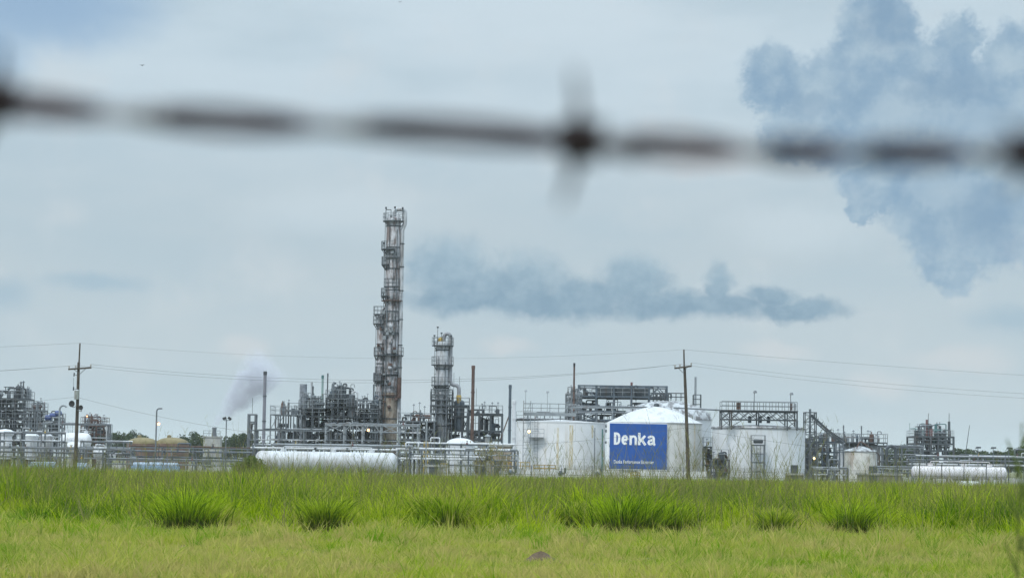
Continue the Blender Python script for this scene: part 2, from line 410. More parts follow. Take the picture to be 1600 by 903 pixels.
# ------------------------------------------------------------------ ground
def ground_mat(name, ca, cb_, cc, scales=(.08, 1.2)):
    m = bpy.data.materials.new(name); m.use_nodes = True; T = NT(m.node_tree); b = m.node_tree.nodes['Principled BSDF']
    pos = T.node('ShaderNodeNewGeometry').outputs['Position']
    c = T.mix(T.ss(T.noise(pos, scales[0], 5, .6), .35, .65), ca, cb_)
    c = T.mix(T.ss(T.noise(pos, scales[1], 6, .7), .5, .7), c, cc)
    T.put(b.inputs['Base Color'], c); b.inputs['Roughness'].default_value = .95
    bp = T.node('ShaderNodeBump'); bp.inputs['Strength'].default_value = .6; bp.inputs['Distance'].default_value = .05
    T.put(bp.inputs['Height'], T.noise(pos, 8, 6, .7)); T.put(b.inputs['Normal'], bp.outputs[0]); return m
GM = ground_mat('field_soil', (.10, .11, .035, 1), (.15, .15, .05, 1), (.13, .10, .055, 1))
GY = ground_mat('yard_gravel_mix', (.24, .23, .21, 1), (.19, .19, .18, 1), (.12, .14, .06, 1))
def gsheet(name, x0, x1, y0, y1, z, m, n=1):
    mb = MB()
    mb.add([(x0, y0, z), (x1, y0, z), (x1, y1, z), (x0, y1, z)], [(0, 1, 2, 3)])
    o = mb.build(name, m); tag(o, kind='structure'); return o
gsheet('ground', -6000, 6000, -300, 9000, 0, GM)
gsheet('gravel_yard', -260, 260, 228, 520, .006, GY)

# ------------------------------------------------------------------ storage tanks
def lampbox(t, p, lm, r=.16):
    mb = MB(); mb.lathe([(.001, -r)] + [(r * math.sin(a), -r * math.cos(a)) for a in (.5, 1, 1.57, 2.1, 2.6)] + [(.001, r)], p[0], p[1], 10, cz=p[2])
    return mb.build('bulb', lm, t, True)

# tank 1
D = 300
cx = X(875, D, 705); r1 = 140 / 2 * D / F; zt = Z(875, 661, D)
t = thing('storage_tank', 'white flat-topped tank with yellow rust runs, left of the blue sign', 'tank', (cx, D, 0))
MB().lathe([(.01, 0), (r1, 0), (r1, zt), (r1 + .06, zt), (r1 + .06, zt + .12), (r1 - .1, zt + .12), (.01, zt + .45)], 0, 0, 64).build('shell', TANKW, t, True)
mbb = MB()
for zz in (zt * .33, zt * .66): mbb.lathe([(r1, zz), (r1 + .012, zz), (r1 + .012, zz + .05), (r1, zz + .05)], 0, 0, 64)
mbb.build('weld_band', WHITE, t)
# rusty overflow runs: thin stained strips standing proud
RUN = mat('yellow_rust_run', (.52, .42, .24), .8, 0, .2, 3, (.68, .67, .62, 1), .95, (7, 7, .9), .40, .56)
def seams(t, r, h, n):
    for i in range(n):
        a0 = 2 * math.pi * i / n
        for lv in range(3):
            a = a0 + (lv % 2) * math.pi / n
            if math.sin(a) > .3: continue
            mb = MB(); c_, s_ = math.cos(a), math.sin(a); mb.beam((c_ * r, s_ * r, h * lv / 3 + .05), (c_ * r, s_ * r, h * (lv + 1) / 3 - .02), .035); mb.build('plate_seam', TANKD, t)
def run(t, px, ya, yb, wpx, D_, cxw, rr, Dc):
    xa = X(px, D_ , 705) - cxw
    a = math.asin(max(-1, min(1, xa / rr))); da = wpx * D_ / F / rr / max(.3, math.cos(a)) / 2
    z0 = max(.1, Z(px, yb, D_)); z1 = Z(px, ya, D_)
    n = 4; V = []; Fc = []
    for i in range(n + 1):
        aa = a - da + 2 * da * i / n
        for zz in (z0, z1): V.append(((rr + .02) * math.sin(aa), -(rr + .02) * math.cos(aa), zz))
    Fc = [(2 * i, 2 * i + 2, 2 * i + 3, 2 * i + 1) for i in range(n)]
    MB().add(V, Fc).build('rust_run', RUN, t)
Df = D - r1
seams(t, r1, zt, 10)
run(t, 871, 668, 735, 3.5, Df + .5, cx, r1, D); run(t, 892, 664, 736, 6, Df + .6, cx, r1, D); run(t, 925, 664, 684, 3, Df + 2, cx, r1, D)
# spiral of wall brackets + ladder at left
ladder(t, (-r1 * .55, -r1 * .87), .3, zt + 1, (1, 0), True, PALE)
mb = MB(); zl = Z(826, 684, D)
xx0 = -r1 * .72; mb.box(xx0, xx0 + 2.0, -r1 - .4, -r1 * .62, zl, zl + .06); rail_line(mb, (xx0, -r1 - .4, zl), (xx0 + 2, -r1 - .4, zl)); mb.build('landing', PALE, t)
tl = thing('wall_lamp', 'lit yellow lamp on the white rust-streaked tank', 'lamp', (X(826, D - r1), D - r1 - .45, Z(826, 674, D - r1)))
MB().box(-.2, .2, .05, .25, -.1, .3).build('housing', PALE, tl); lampbox(tl, (0, -.1, 0), YEL_L, .17)
mb = MB(); mb.tube((0, .2, .1), (0, 1.6, .1), .03, 5); mb.build('bracket', PALE, tl)
# catwalk above tank 1
D = 296
xa, xb_ = X(818, D, 645), X(900, D, 645); zc = Z(860, 646, D)
t = thing('catwalk', 'pale walkway with railings over the rust-streaked white tank', 'catwalk', ((xa + xb_) / 2, D - 1, 0))
wd = xb_ - xa
MB().box(-wd / 2, wd / 2, 0, 1.2, zc - .3, zc + .1).build('girder', PALE, t)
mb = MB()
for y in (0, 1.2): rail_line(mb, (-wd / 2, y, zc + .1), (wd / 2, y, zc + .1), 1.15, .06, 1.1)
mb.build('railing', PALE, t)
for q in (-.42, -.1, .2, .42):
    mb = MB(); mb.beam((wd * q, .6, zt + .3), (wd * q, .6, zc - .3), .14); mb.build('support', PALE, t)
mb = MB(); hh = zc + 1.6
for q in (-wd / 2, -wd / 2 + .9): mb.beam((q, -.1, 0), (q, -.1, hh), .09)
for k in range(int(hh / .8)): mb.beam((-wd / 2, -.1, k * .8 + .4), (-wd / 2 + .9, -.1, k * .8 + .4), .05); 
for k in range(int(hh / 2.4)): mb.beam((-wd / 2, -.1, k * 2.4), (-wd / 2 + .9, -.1, k * 2.4 + 2.2), .05)
mb.build('stair_tower', PALE, t)
for (px, py) in ((821, 612), (855, 614)):
    mb = MB(); xq = X(px, D, 640) - (xa + xb_) / 2; zp = Z(px, py, D)
    mb.tube((xq, .6, zc + .1), (xq, .6, zp), .035, 5); mb.lathe([(.001, zp), (.2, zp), (.12, zp + .22), (.001, zp + .25)], xq, .6, 8); mb.build('light_fitting', PALE, t)

# tank behind the signed one
D = 308
cx = X(1041, D, 700); r2 = 140 / 2 * D / F; ze = Z(1100, 657, D); za = Z(1045, 627, D)
t = thing('storage_tank', 'large pale tank with streaked domed roof, half hidden behind the signed tank', 'tank', (cx, D, 0))
MB().lathe([(.01, 0), (r2, 0), (r2, ze)], 0, 0, 64).build('shell', WHITE, t, True)
prof = [(r2 + .08, ze), (r2 + .08, ze + .08)] + [(r2 * math.cos(a), ze + .08 + (za - ze) * math.sin(a)) for a in [i / 8 * math.pi / 2 for i in range(1, 9)]]
MB().lathe(prof, 0, 0, 48).build('roof', ROOFG, t, True)
for k in range(14):
    a = math.pi + k / 13 * math.pi; x1 = r2 * .97 * math.cos(a); y1 = r2 * .97 * math.sin(a)
    mb = MB(); mb.beam((x1, y1, ze + .1), (x1, y1, ze + 1.0), .05); mb.build('roof_post', PALE, t)
mb = MB(); zz = za + .1
rail_line(mb, (-2.2, -1, zz), (2.6, -1, zz), 1.0, .06, .7); rail_line(mb, (-2.2, 1, zz), (2.6, 1, zz), 1.0, .06, .7); mb.build('railing', DARK, t)
mb = MB(); xg = X(1092, D, 630) - cx
for q in (-.8, .2): mb.beam((xg + q, -1, ze + .6), (xg + q, -1, Z(1092, 617, D)), .1)
for zq in (617, 624, 632): mb.beam((xg - .8, -1, Z(1092, zq, D)), (xg + .2, -1, Z(1092, zq, D)), .1)
for q in (-.8, .2): mb.beam((xg + q, 0, ze + .6), (xg + q, 0, Z(1092, 617, D)), .1)
mb.build('ladder_cage', DARK, t)
rr_ = random.Random(3)
for k in range(5):
    mb = MB(); x = -1.8 + k * .5; mb.pipe(elbowed([(x, 0, za - .2), (x, 0, za + 1.0), (x + .4, 0, za + 1.0), (x + .4, 0, za + .4)], .15), .09, 6); mb.build('vent_pipe', DARK, t, True)
x = X(1088.5, D, 610) - cx
mb = MB(); mb.tube((x, 2, ze - 1), (x, 2, Z(1088, 588, D)), .17, 8, .14); mb.build('vent_stack', PALE, t, True)

# signed tank
D = 290
cx = X(1022.5, D, 705); r3 = 147 / 2 * D / F; ze = Z(1022, 662, D); za = Z(1028, 636, D)
t = thing('storage_tank', 'white cone-roofed tank carrying the big blue company sign', 'tank', (cx, D, 0))
MB().lathe([(.01, 0), (r3, 0), (r3, ze)], 0, 0, 64).build('shell', TANKD if False else mat('beige_white_shell', (.62, .62, .60), .55, 0, .09, .4, (.44, .38, .29, 1), .4, (1.2, 1.2, .07), .52, .74), t, True)
MB().lathe([(r3 + .1, ze), (r3 + .12, ze + .1)] + [(r3 * (1 - q) , ze + .1 + (za - ze) * (math.sin(q * 1.57) * .80 + q * .20)) for q in (.1, .25, .45, .65, .85, .999)], 0, 0, 48).build('roof', mat('roof_white', (.56, .575, .59), .55, 0, .1, .6, (.30, .28, .27, 1), .5, (1.6, .5, 1.2), .50, .68), t, True)
mb = MB(); vcol(mb, .2, 0, za - .3, za + .5, .35, 12); mb.build('roof_vent', DARK, t, True)
run(t, 1085.5, 664, 735, 2.5, D - r3 + 1.6, cx, r3, D)
for s in (-.35, .35):
    mb = MB()
    for i in range(12):
        q = i / 12
        mb.beam((-r3 * .95 * (1 - q) , -1 + s, ze + .15 + (za - ze) * q), (-r3 * .95 * (1 - q - .083), -1 + s, ze + .15 + (za - ze) * (q + .083)), .05)
    mb.build('stair_rail', PALE, t)
# the sign board
Dsgn = D - r3 - .35
pl, pr = X(952.5, Dsgn, 700), X(1042, Dsgn, 700); zb, ztp = Z(997, 732.6, Dsgn), Z(997, 661.8, Dsgn)
sw, sh = pr - pl, ztp - zb
t = thing('company_sign', 'big blue sign with white Denka lettering mounted on the white tank', 'sign', ((pl + pr) / 2, Dsgn, zb))
MB().box(-sw / 2 - .36, sw / 2 + .02, .03, .12, -.12, sh + .1).build('backing_board', SIGNW, t)
MB().box(-sw / 2, sw / 2, -.02, .028, 0, sh).build('blue_panel', SIGNB, t)
for q in (-.48, -.2, .2, .48):
    xq = sw * q; xw = (pl + pr) / 2 + xq - cx; yy = r3 + .35 - math.sqrt(max(.1, r3 ** 2 - xw ** 2))
    for zq in (.3, sh - .4): mb = MB(); mb.beam((xq, .12, zq), (xq, yy + .15, zq), .09); mb.build('mounting_strut', PALE, t)
def text(body, name, x0, wd, z0, h, parent, m, off, sp=1.0):
    cu = bpy.data.curves.new(name, 'FONT'); cu.body = body; cu.size = 1; cu.offset = off; cu.extrude = .01; cu.space_character = sp; cu.resolution_u = 4
    o = bpy.data.objects.new('tmp', cu); col.objects.link(o); bpy.context.view_layer.update()
    me = bpy.data.meshes.new_from_object(o.evaluated_get(bpy.context.evaluated_depsgraph_get()))
    col.objects.unlink(o); bpy.data.objects.remove(o)
    co_ = np.array([v.co[:] for v in me.vertices]); mn = co_.min(0); mxx = co_.max(0)
    for v in me.vertices:
        v.co = (x0 + (v.co.x - mn[0]) / (mxx[0] - mn[0]) * wd, -.045 + v.co.z * 1.0, z0 + (v.co.y - mn[1]) / (mxx[1] - mn[1]) * h)
    me.materials.clear(); me.materials.append(m); me.name = name
    ob = bpy.data.objects.new(name, me); col.objects.link(ob); ob.parent = parent; return ob
k_ = Dsgn / F
LT = {'D': (.51, [[(.095, .0), (.095, 1.0)], [(.1, .905), (.22, .905), (.33, .86), (.40, .74), (.42, .5), (.40, .26), (.33, .14), (.22, .095), (.1, .095)]]),
 'e': (.56, [[(.12, .40), (.45, .40)], [(.465, .40)] + [(.28 + .185 * math.cos(a), .40 + .305 * math.sin(a)) for a in [i / 14 * 5.45 for i in range(1, 15)]]]),
 'n': (.60, [[(.095, .0), (.095, .78)], [(.10, .48), (.14, .60), (.22, .68), (.32, .705), (.42, .66), (.49, .56), (.505, .42), (.505, .0)]]),
 'k': (.64, [[(.095, .0), (.095, 1.0)], [(.12, .26), (.56, .76)], [(.27, .46), (.58, .0)]]),
 'a': (.66, [[(.10, .56), (.14, .64), (.24, .70), (.36, .70), (.47, .65), (.51, .55), (.51, .16), (.56, .06), (.64, .04)], [(.51, .44), (.30, .40), (.17, .35), (.10, .22), (.15, .11), (.26, .085), (.40, .13), (.51, .26)]])}
def letters(x0, z0, wd, h, parent):
    tot = sum(LT[c][0] for c in 'Denka') + .08 * 4; sx = wd / tot; x = 0
    for c in 'Denka':
        mb = MB(); hw = .096
        for si, st in enumerate(LT[c][1]):
            n = len(st); V = []
            for i, p in enumerate(st):
                a_ = Vector(st[max(0, i - 1)]); b_ = Vector(st[min(n - 1, i + 1)]); d_ = (b_ - a_).normalized(); nn = Vector((-d_.y, d_.x)) * hw
                for sg in (-1, 1):
                    q = Vector(p) + nn * sg
                    for yy in (-.045 - .004 * si, -.02): V.append((x0 + (x + q.x) * sx, yy, z0 + q.y * h))
            Fc = []
            for i in range(n - 1):
                o_ = 4 * i; Fc += [(o_, o_ + 2, o_ + 6, o_ + 4), (o_ + 2, o_ + 3, o_ + 7, o_ + 6), (o_ + 1, o_, o_ + 4, o_ + 5)]
            Fc += [(0, 1, 3, 2), (4 * n - 4, 4 * n - 2, 4 * n - 1, 4 * n - 3)]
            mb.add(V, Fc)
        mb.build('letter', SIGNW, parent); x += LT[c][0] + .08
letters(-sw / 2 + 6.5 * k_, (732.6 - 695.2) * k_, 65 * k_, 19.2 * k_, t)
text('Denka Performance Elastomer', 'small_lettering', -sw / 2 + 6.8 * k_, 62.5 * k_, (732.6 - 724.2) * k_, 5.4 * k_, t, SIGNW, .014, 1.0)

# tank 3
D = 288
cx = X(1185, D, 710); r4 = 144 / 2 * D / F; ze = Z(1185, 669, D)
t = thing('storage_tank', 'wide white flat-topped tank under a trussed steel platform, right of the signed tank', 'tank', (cx, D, 0))
MB().lathe([(.01, 0), (r4, 0), (r4, ze)], 0, 0, 72).build('shell', mat('clean_tank_white', (.66, .68, .70), .5, 0, .09, .4, (.44, .41, .36, 1), .35, (1.2, 1.2, .07), .52, .74), t, True)
MB().lathe([(r4 + .12, ze - .12), (r4 + .16, ze), (r4 + .1, ze + .14), (r4 - .2, ze + .16), (.01, ze + .5)], 0, 0, 64).build('roof', ROOFG, t, True)
x = X(1246.5, D, 665) - cx
mb = MB(); mb.tube((x, 1, ze), (x, 1, Z(1246, 658, D)), .17, 8); mb.lathe(head(.24, Z(1246, 658, D), True, .5), x, 1, 8); mb.build('vent', PALE, t, True)
# platform over tank 3
D = 284
xa, xb_ = X(1126, D, 650), X(1243, D, 650); wd = xb_ - xa
zs3 = [Z(1185, 655, D), Z(1185, 642.5, D)]
t = thing('steel_platform', 'dark trussed steel platform with railings above the wide white tank', 'platform', ((xa + xb_) / 2, D - 1.5, 0), R(-1.2))
for i, fx in enumerate((-.5, -.37, -.01, .37, .5)):
    MB().box(wd * fx - .08, wd * fx + .08, -.05, .11, ze - .3 if 0 < i < 4 else ze - .3, zs3[1] + .002 * i).build('post', DARK, t)
    MB().box(wd * fx - .08, wd * fx + .08, 2.9, 3.06, ze - .3, zs3[1] + .002 * i).build('post', DARK, t)
for zq in zs3:
    mb = MB()
    for y in (0, 3): mb.box(-wd / 2, wd / 2, y - .09, y + .11, zq - .14, zq - .01)
    mb.build('beam', DARK, t)
MB().box(-wd / 2 - .1, wd / 2 + .1, -.2, 3.2, zs3[1], zs3[1] + .1).build('deck', DARK, t)
nb = 8
for i in range(nb):
    for y in (-.03, 3.03):
        mb = MB(); a_, b_ = -wd / 2 + wd * i / nb, -wd / 2 + wd * (i + 1) / nb
        mb.beam((a_, y, zs3[0] - .1), (b_, y, zs3[1] - .1), .09); mb.beam((a_, y + .05, zs3[1] - .1), (b_, y + .05, zs3[0] - .1), .09); mb.build('brace', STEEL, t)
for (a_, b_) in ((-.5, -.37), (.37, .5)):
    mb = MB(); mb.beam((wd * a_, -.05, ze), (wd * b_, -.05, zs3[0]), .09); mb.beam((wd * a_, -.02, zs3[0]), (wd * b_, -.02, ze), .09); mb.build('brace', STEEL, t)
mb = MB(); mb.beam((-wd * .37, 0, ze + .1), (-wd * .2, 0, zs3[0]), .09); mb.build('brace', STEEL, t); mb = MB(); mb.beam((wd * .37, 0, ze + .1), (wd * .24, 0, zs3[0]), .09); mb.build('brace', STEEL, t)
mb = MB()
for y in (-.15, 3.15): rail_line(mb, (-wd / 2, y, zs3[1] + .1), (wd / 2, y, zs3[1] + .1), 1.05, .06, .75)
mb.build('railing', STEEL, t)
for fx in (-.12, .02, .13):
    mb = MB(); mb.lathe([(.01, 0), (.22, 0), (.22, .7), (.12, .85), (.01, .85)], wd * fx, 1.0, 12, cz=zs3[0] - .45); mb.build('agitator_motor', BLUE_ST, t, True)
for fx, m_ in ((-.29, RUST), (-.27, RUST), (.42, RUST), (.47, PALE)):
    MB().box(wd * fx - .15, wd * fx + .15, -.12, .1, zs3[1] + .15, zs3[1] + 1.0).build('control_box', m_, t)
for (px, py) in ((1176.5, 614), (1233, 617)):
    xq = X(px, D, 640) - (xa + xb_) / 2; zp = Z(px, py, D); mb = MB(); mb.tube((xq, .1, zs3[1]), (xq, .1, zp), .045, 6)
    mb.lathe([(.001, zp - .05), (.26, zp), (.15, zp + .25), (.001, zp + .3)], xq + .1, .1, 8); mb.build('light_fitting', STEEL, t)
# access tower in front of tank 3
D = 280.5
t = thing('access_tower', 'grey caged access scaffold standing against the wide white tank', 'scaffold', (X(1185, D, 715), D, 0))
zz = [Z(1185, q, D) for q in (736, 722, 708, 695)]
frame(t, 20 * D / F, 1.0, zz, 1, 1, .13, STEEL, xb=[], rails=(3,), decks=(1, 3), railmat=STEEL)
for a_ in zz: pass
mb = MB(); hcyl(mb, -.6, .6, .4, zz[3] + .45, .25, 10); mb.build('motor', DARK, t, True)
ladder(t, (0, -.1), 0, zz[3], (1, 0), False, DARK)

# tank 4, stained, with conical roof
D = 300
cx = X(1344, D, 725); r5 = 49 / 2 * D / F; ze = Z(1344, 705, D); za = Z(1344, 697, D)
t = thing('storage_tank', 'small peeling cream tank with low conical roof, right of the conveyor', 'tank', (cx, D, 0))
MB().lathe([(.01, 0), (r5, 0), (r5, ze)], 0, 0, 40).build('shell', mat('peeling_cream', (.60, .59, .55), .7, 0, .18, 1.2, (.26, .17, .10, 1), .6, (1.0, 1.0, .3), .5, .66), t, True)
MB().lathe([(r5 + .12, ze - .03), (r5 + .1, ze + .08), (.3, za), (.01, za + .02)], 0, 0, 32).build('roof', ROOFG, t, True)
mb = MB(); mb.pipe(elbowed([(-r5 * .4, -r5 * .5, ze), (-.1, -.6, za + .7), (r5 * .5, -r5 * .6, ze + .5), (r5 + .4, -.2, ze - .4), (r5 + .4, -.2, 0)], .3), .07, 6); mb.build('pipe', RUST, t, True)
# dome tank behind
D = 318
cx = X(1342, D, 710); r6 = 74 / 2 * D / F; ze = Z(1342, 703, D); za = Z(1342, 690, D)
t = thing('storage_tank', 'low white dome-roofed tank ringed by piping, behind the small peeling tank', 'tank', (cx, D, 0))
MB().lathe([(.01, 0), (r6, 0), (r6, ze)], 0, 0, 48).build('shell', WHITE, t, True)
MB().lathe([(r6 + .1, ze - .02), (r6 + .1, ze + .05)] + [(r6 * math.cos(a), ze + .05 + (za - ze) * math.sin(a)) for a in [i / 6 * math.pi / 2 for i in range(1, 7)]], 0, 0, 40).build('roof', WHITE, t, True)
# ---- conveyor tower and conveyor
D = 296
t = thing('conveyor_tower', 'tall slim X-braced lattice tower right of the wide white tank', 'tower', (X(1266.5, D, 700), D, 0))
zz = [Z(1266, q, D) for q in (722, 706, 690, 674, 658, 643.5)]
frame(t, 17.5 * D / F, 1.5, zz, 1, 1, .12, DARK, xb=[(0, k, 'x') for k in range(6)], decks=())
mb = MB(); mb.tube((0, .7, 0), (0, .7, zz[-1] + .4), .15, 10); mb.build('leg_casing', STEEL, t, True)
t = thing('inclined_conveyor', 'dark trussed conveyor sloping down from the lattice tower', 'conveyor', (X(1300, D, 690), D + .6, 0))
ox = X(1300, D, 690)
def PL(px, py): return Vector((X(px, D, py) - ox, 0, Z(px, py, D)))
for (a_, b_, wq, nm) in (((1268, 648), (1318, 693), .3, 'belt_casing'), ((1276, 660), (1312, 692), .16, 'lower_chord'), ((1286, 665), (1322, 690), .14, 'upper_chord')):
    mb = MB(); mb.beam(PL(*a_), PL(*b_), wq); mb.build(nm, DARK, t)
for k in range(7):
    q = k / 7; mb = MB(); a_ = PL(1270 + 46 * q, 651 + 40 * q); mb.beam(a_ + Vector((0, 0, -.5)), a_ + Vector((.25, 0, .3)), .1); mb.build('lattice_bar', DARK, t)
for px, py in ((1293, 672), (1306, 685)):
    mb = MB(); p_ = PL(px, py); mb.beam((p_.x, 0, 0), p_, .14); mb.build('trestle_leg', DARK, t)

# ------------------------------------------------------------------ horizontal bullet tanks
def bullet(label, x0, x1, yt, yb, D, m, nsad=4, lean=0, cat='tank', name='horizontal_tank', manhole=True):
    xc = (x0 + x1) / 2
    A_, B_ = X(x0, D, (yt + yb) / 2), X(x1, D, (yt + yb) / 2); r = (yb - yt) / 2 * D / F; zc = Z(xc, (yt + yb) / 2, D)
    t = thing(name, label, cat, ((A_ + B_) / 2, D, 0)); L = B_ - A_
    mb = MB(); hcyl(mb, -L / 2, L / 2, 0, zc, r, 28, .6); mb.build('shell', m, t, True)
    for k in range(nsad):
        q = -L / 2 + r + (L - 2 * r) * (k + .5) / nsad
        MB().box(q - .18, q + .18, -r * .85, r * .85, 0, zc - r * .62).build('saddle', CONC, t)
    if manhole:
        mb = MB()
        for q in (-.3, .05, .32): mb.lathe([(.01, zc + r + .3), (.3, zc + r + .3), (.3, zc + r - .1)][::-1], L * q, 0, 12)
        mb.build('manway', m, t, True)
        mb = MB(); mb.pipe(elbowed([(-L * .3, 0, zc + r + .25), (-L * .3, 0, zc + r + .5), (L * .32, 0, zc + r + .5), (L * .32, 0, zc + r + .2)], .2), .04, 6)
        mb.build('pipe', m, t, True)
    return t
bullet('long white horizontal tank lying in front of the braced pipe rack', 398, 621, 705.5, 737, 250, mat('grubby_white', (.56, .58, .61), .5, 0, .10, .7, (.34, .31, .28, 1), .55, (.8, .8, .5), .46, .64), 6)
bullet('white horizontal tank behind the fence below the far tower block', 1424, 1573, 728, 748, 262, mat('chalky_white', (.70, .68, .70), .6, 0, .1, .8, (.42, .32, .30, 1), .5, (1, 1, 1)), 4)
bullet('short white tank low in the grass in front of the right fence', 1498, 1532, 751.5, 764, 205, WHITE, 2, manhole=False)
bullet('white horizontal drum beside the left utility pole', 94, 143, 676, 702, 312, WHITE, 2)
bullet('smaller white drum in front of the drum by the left utility pole', 103, 131, 690, 712, 300, WHITE, 2)
bullet('stubby white drum right of the left utility pole', 145, 167, 701, 715, 285, WHITE, 2)
t = bullet('dark barrel end-on beside the grey pump house', 758, 768, 711, 722, 262, BLACK, 1, manhole=False)
for i, (x0, x1, lb) in enumerate(((44, 84, 'light blue covered basin at far left behind the grass'), (112, 134, 'short light blue basin at the foot of the left utility pole'), (205, 276, 'long light blue basin in front of the brown tanks'))):
    D = 238; A_, B_ = X(x0, D, 730), X(x1, D, 730); zt_ = Z((x0 + x1) / 2, 723 if i != 1 else 725, D)
    t = thing('blue_basin', lb, 'basin', ((A_ + B_) / 2, D, 0)); L = B_ - A_
    mb = MB(); mb.box(-L / 2, L / 2, 0, 2.4, 0, zt_ * .75); mb.build('body', BLUEP, t)
    mb = MB(); n = int(L / 1.8) + 1
    for k in range(n): hcyl(mb, -L / 2 + L * k / n + .01, -L / 2 + L * (k + 1) / n - .01, 1.2, zt_ * .7, .42 if k % 2 else .40, 12, .12)
    mb.build('cover', mat('pale_blue_cover', (.33, .42, .52), .7, 0, .35, 2, (.45, .44, .42, 1), .6, (2, 2, 2)), t, True)

# brown tanks
for (x0, x1, D, lb) in ((198, 247, 335, 'squat brown tank with domed top, left of the pair'), (243, 295, 330, 'squat brown tank with yellow-olive domed top, right of the pair')):
    cx = X((x0 + x1) / 2, D, 700); r = (x1 - x0) / 2 * D / F; ze = Z((x0 + x1) / 2, 693, D); za = Z((x0 + x1) / 2, 683, D)
    t = thing('brown_tank', lb, 'tank', (cx, D, 0))
    MB().lathe([(.01, 0), (r, 0), (r, ze)], 0, 0, 40).build('shell', BROWN, t, True)
    MB().lathe([(r * math.cos(a), ze + (za - ze) * math.sin(a)) for a in [i / 6 * math.pi / 2 for i in range(0, 7)]], 0, 0, 40).build('roof', OLIVE, t, True)
    mb = MB(); vcol(mb, -r * .2, 0, za - .1, za + .35, .3, 10); mb.build('roof_vent', OLIVE, t, True)
# white dome tank mid
D = 285
cx = X(719, D, 700); r = 45 / 2 * D / F; ze = Z(719, 694, D); za = Z(719, 684, D)
t = thing('storage_tank', 'white domed tank among grey piping below the second column', 'tank', (cx, D, 0))
MB().lathe([(.01, 0), (r, 0), (r, ze)], 0, 0, 40).build('shell', WHITE, t, True)
MB().lathe([(r + .05, ze - .1), (r + .05, ze)] + [(r * math.cos(a), ze + (za - ze) * math.sin(a)) for a in [i / 6 * math.pi / 2 for i in range(1, 7)]], 0, 0, 40).build('roof', WHITE, t, True)
mb = MB(); mb.tube((0, 0, za - .1), (0, 0, za + .7), .07, 6); mb.build('vent', WHITE, t)
# left small white domed tanks
for (x0, x1, ya, D, lb) in ((-6, 21, 670, 300, 'white domed tank on rusty legs at the far left edge'), (38, 60, 676, 300, 'white domed tank under the pipe bridge at far left')):
    cx = X((x0 + x1) / 2, D, 700); r = (x1 - x0) / 2 * D / F; za = Z((x0 + x1) / 2, ya, D); ze = za - .45
    t = thing('storage_tank', lb, 'tank', (cx, D, 0))
    MB().lathe([(.01, 1.2), (r * .8, 1.2), (r * .8, ze - .5), (r, ze - .2), (r, ze)], 0, 0, 32).build('shell', WHITE, t, True)
    MB().lathe([(r + .06, ze), (r + .05, ze + .1), (r * .6, za - .08), (.01, za)], 0, 0, 32).build('roof', WHITE, t, True)
    for q in (-.6, .6):
        MB().box(r * q - .15, r * q + .15, -.15, .15, 0, 1.2).build('leg', RUST, t)
# pale upright vessel with dark cone, under the pipe bridge
D = 298
t = thing('silo', 'pale upright silo with slanted hopper beside the vent pipe', 'silo', (X(72, D, 700), D, 0))
MB().lathe([(.3, .8), (.9, 2.2), (.9, Z(72, 681, D)), (.5, Z(72, 678, D)), (.01, Z(72, 677, D))], 0, 0, 20).build('shell', CLAD, t, True)
for a in (.6, 2.5, 4.2, 5.6): 
    mb = MB(); mb.beam((.85 * math.cos(a), .85 * math.sin(a), 0), (.85 * math.cos(a), .85 * math.sin(a), 2.3), .14); mb.build('leg', STEEL, t)
# small house shaped units
def shed(lb, x0, x1, yt, D, m, dep=3, name='pump_house', vent=True):
    A_, B_ = X(x0, D, 715), X(x1, D, 715); zt_ = Z((x0 + x1) / 2, yt, D); L = B_ - A_
    t = thing(name, lb, 'building', ((A_ + B_) / 2, D, 0))
    MB().box(-L / 2, L / 2, 0, dep, 0, zt_).build('wall', m, t)
    MB().box(-L / 2 - .15, L / 2 + .15, -.15, dep + .15, zt_ + .003, zt_ + .2).build('roof', CONC, t)
    MB().box(-L * .3, -L * .3 + .9, -.04, -.003, .02, 2.0).build('door', DARK, t)
    if vent:
        mb = MB(); mb.lathe([(.01, zt_ + .2), (.3, zt_ + .2), (.3, zt_ + .9), (.45, zt_ + .9), (.01, zt_ + 1.2)], L * .2, dep / 2, 12); mb.build('roof_vent', PALE, t)
    return t
t = shed('small grey cooling building giving off the steam plume', 317, 343, 683, 420, CONC, 3, 'cooling_house', False)
mb = MB(); L = 26 * 420 / F; zt_ = Z(330, 683, 420)
rail_line(mb, (-L / 2, 0, zt_ + .2), (L / 2, 0, zt_ + .2), 1.0, .07, .9)
mb.build('railing', STEEL, t)
mb = MB(); mb.lathe([(.01, zt_ + .2), (.5, zt_ + .2), (.35, zt_ + 1.2), (.45, zt_ + 1.8), (.01, zt_ + 1.8)], .3, 1.2, 12); mb.build('steam_vent', STEEL, t, True)
shed('pale corrugated shed low at the right of the shrub', 664, 697, 729, 240, CLAD, 2, 'equipment_shed', False)
shed('weathered beige block house left of the rust-streaked tank', 765, 800, 697, 275, CLADB, 3, 'block_house', False)
shed('pale cabinet house beside the white dome tank', 747, 767, 693, 279, PALE, 2, 'cabinet_house')
shed('long low weathered shed below the cream tank', 1345, 1408, 742, 250, mat('weathered_plank', (.22, .20, .17), .9, 0, .3, 1.5), 2.5, 'storage_shed', False)

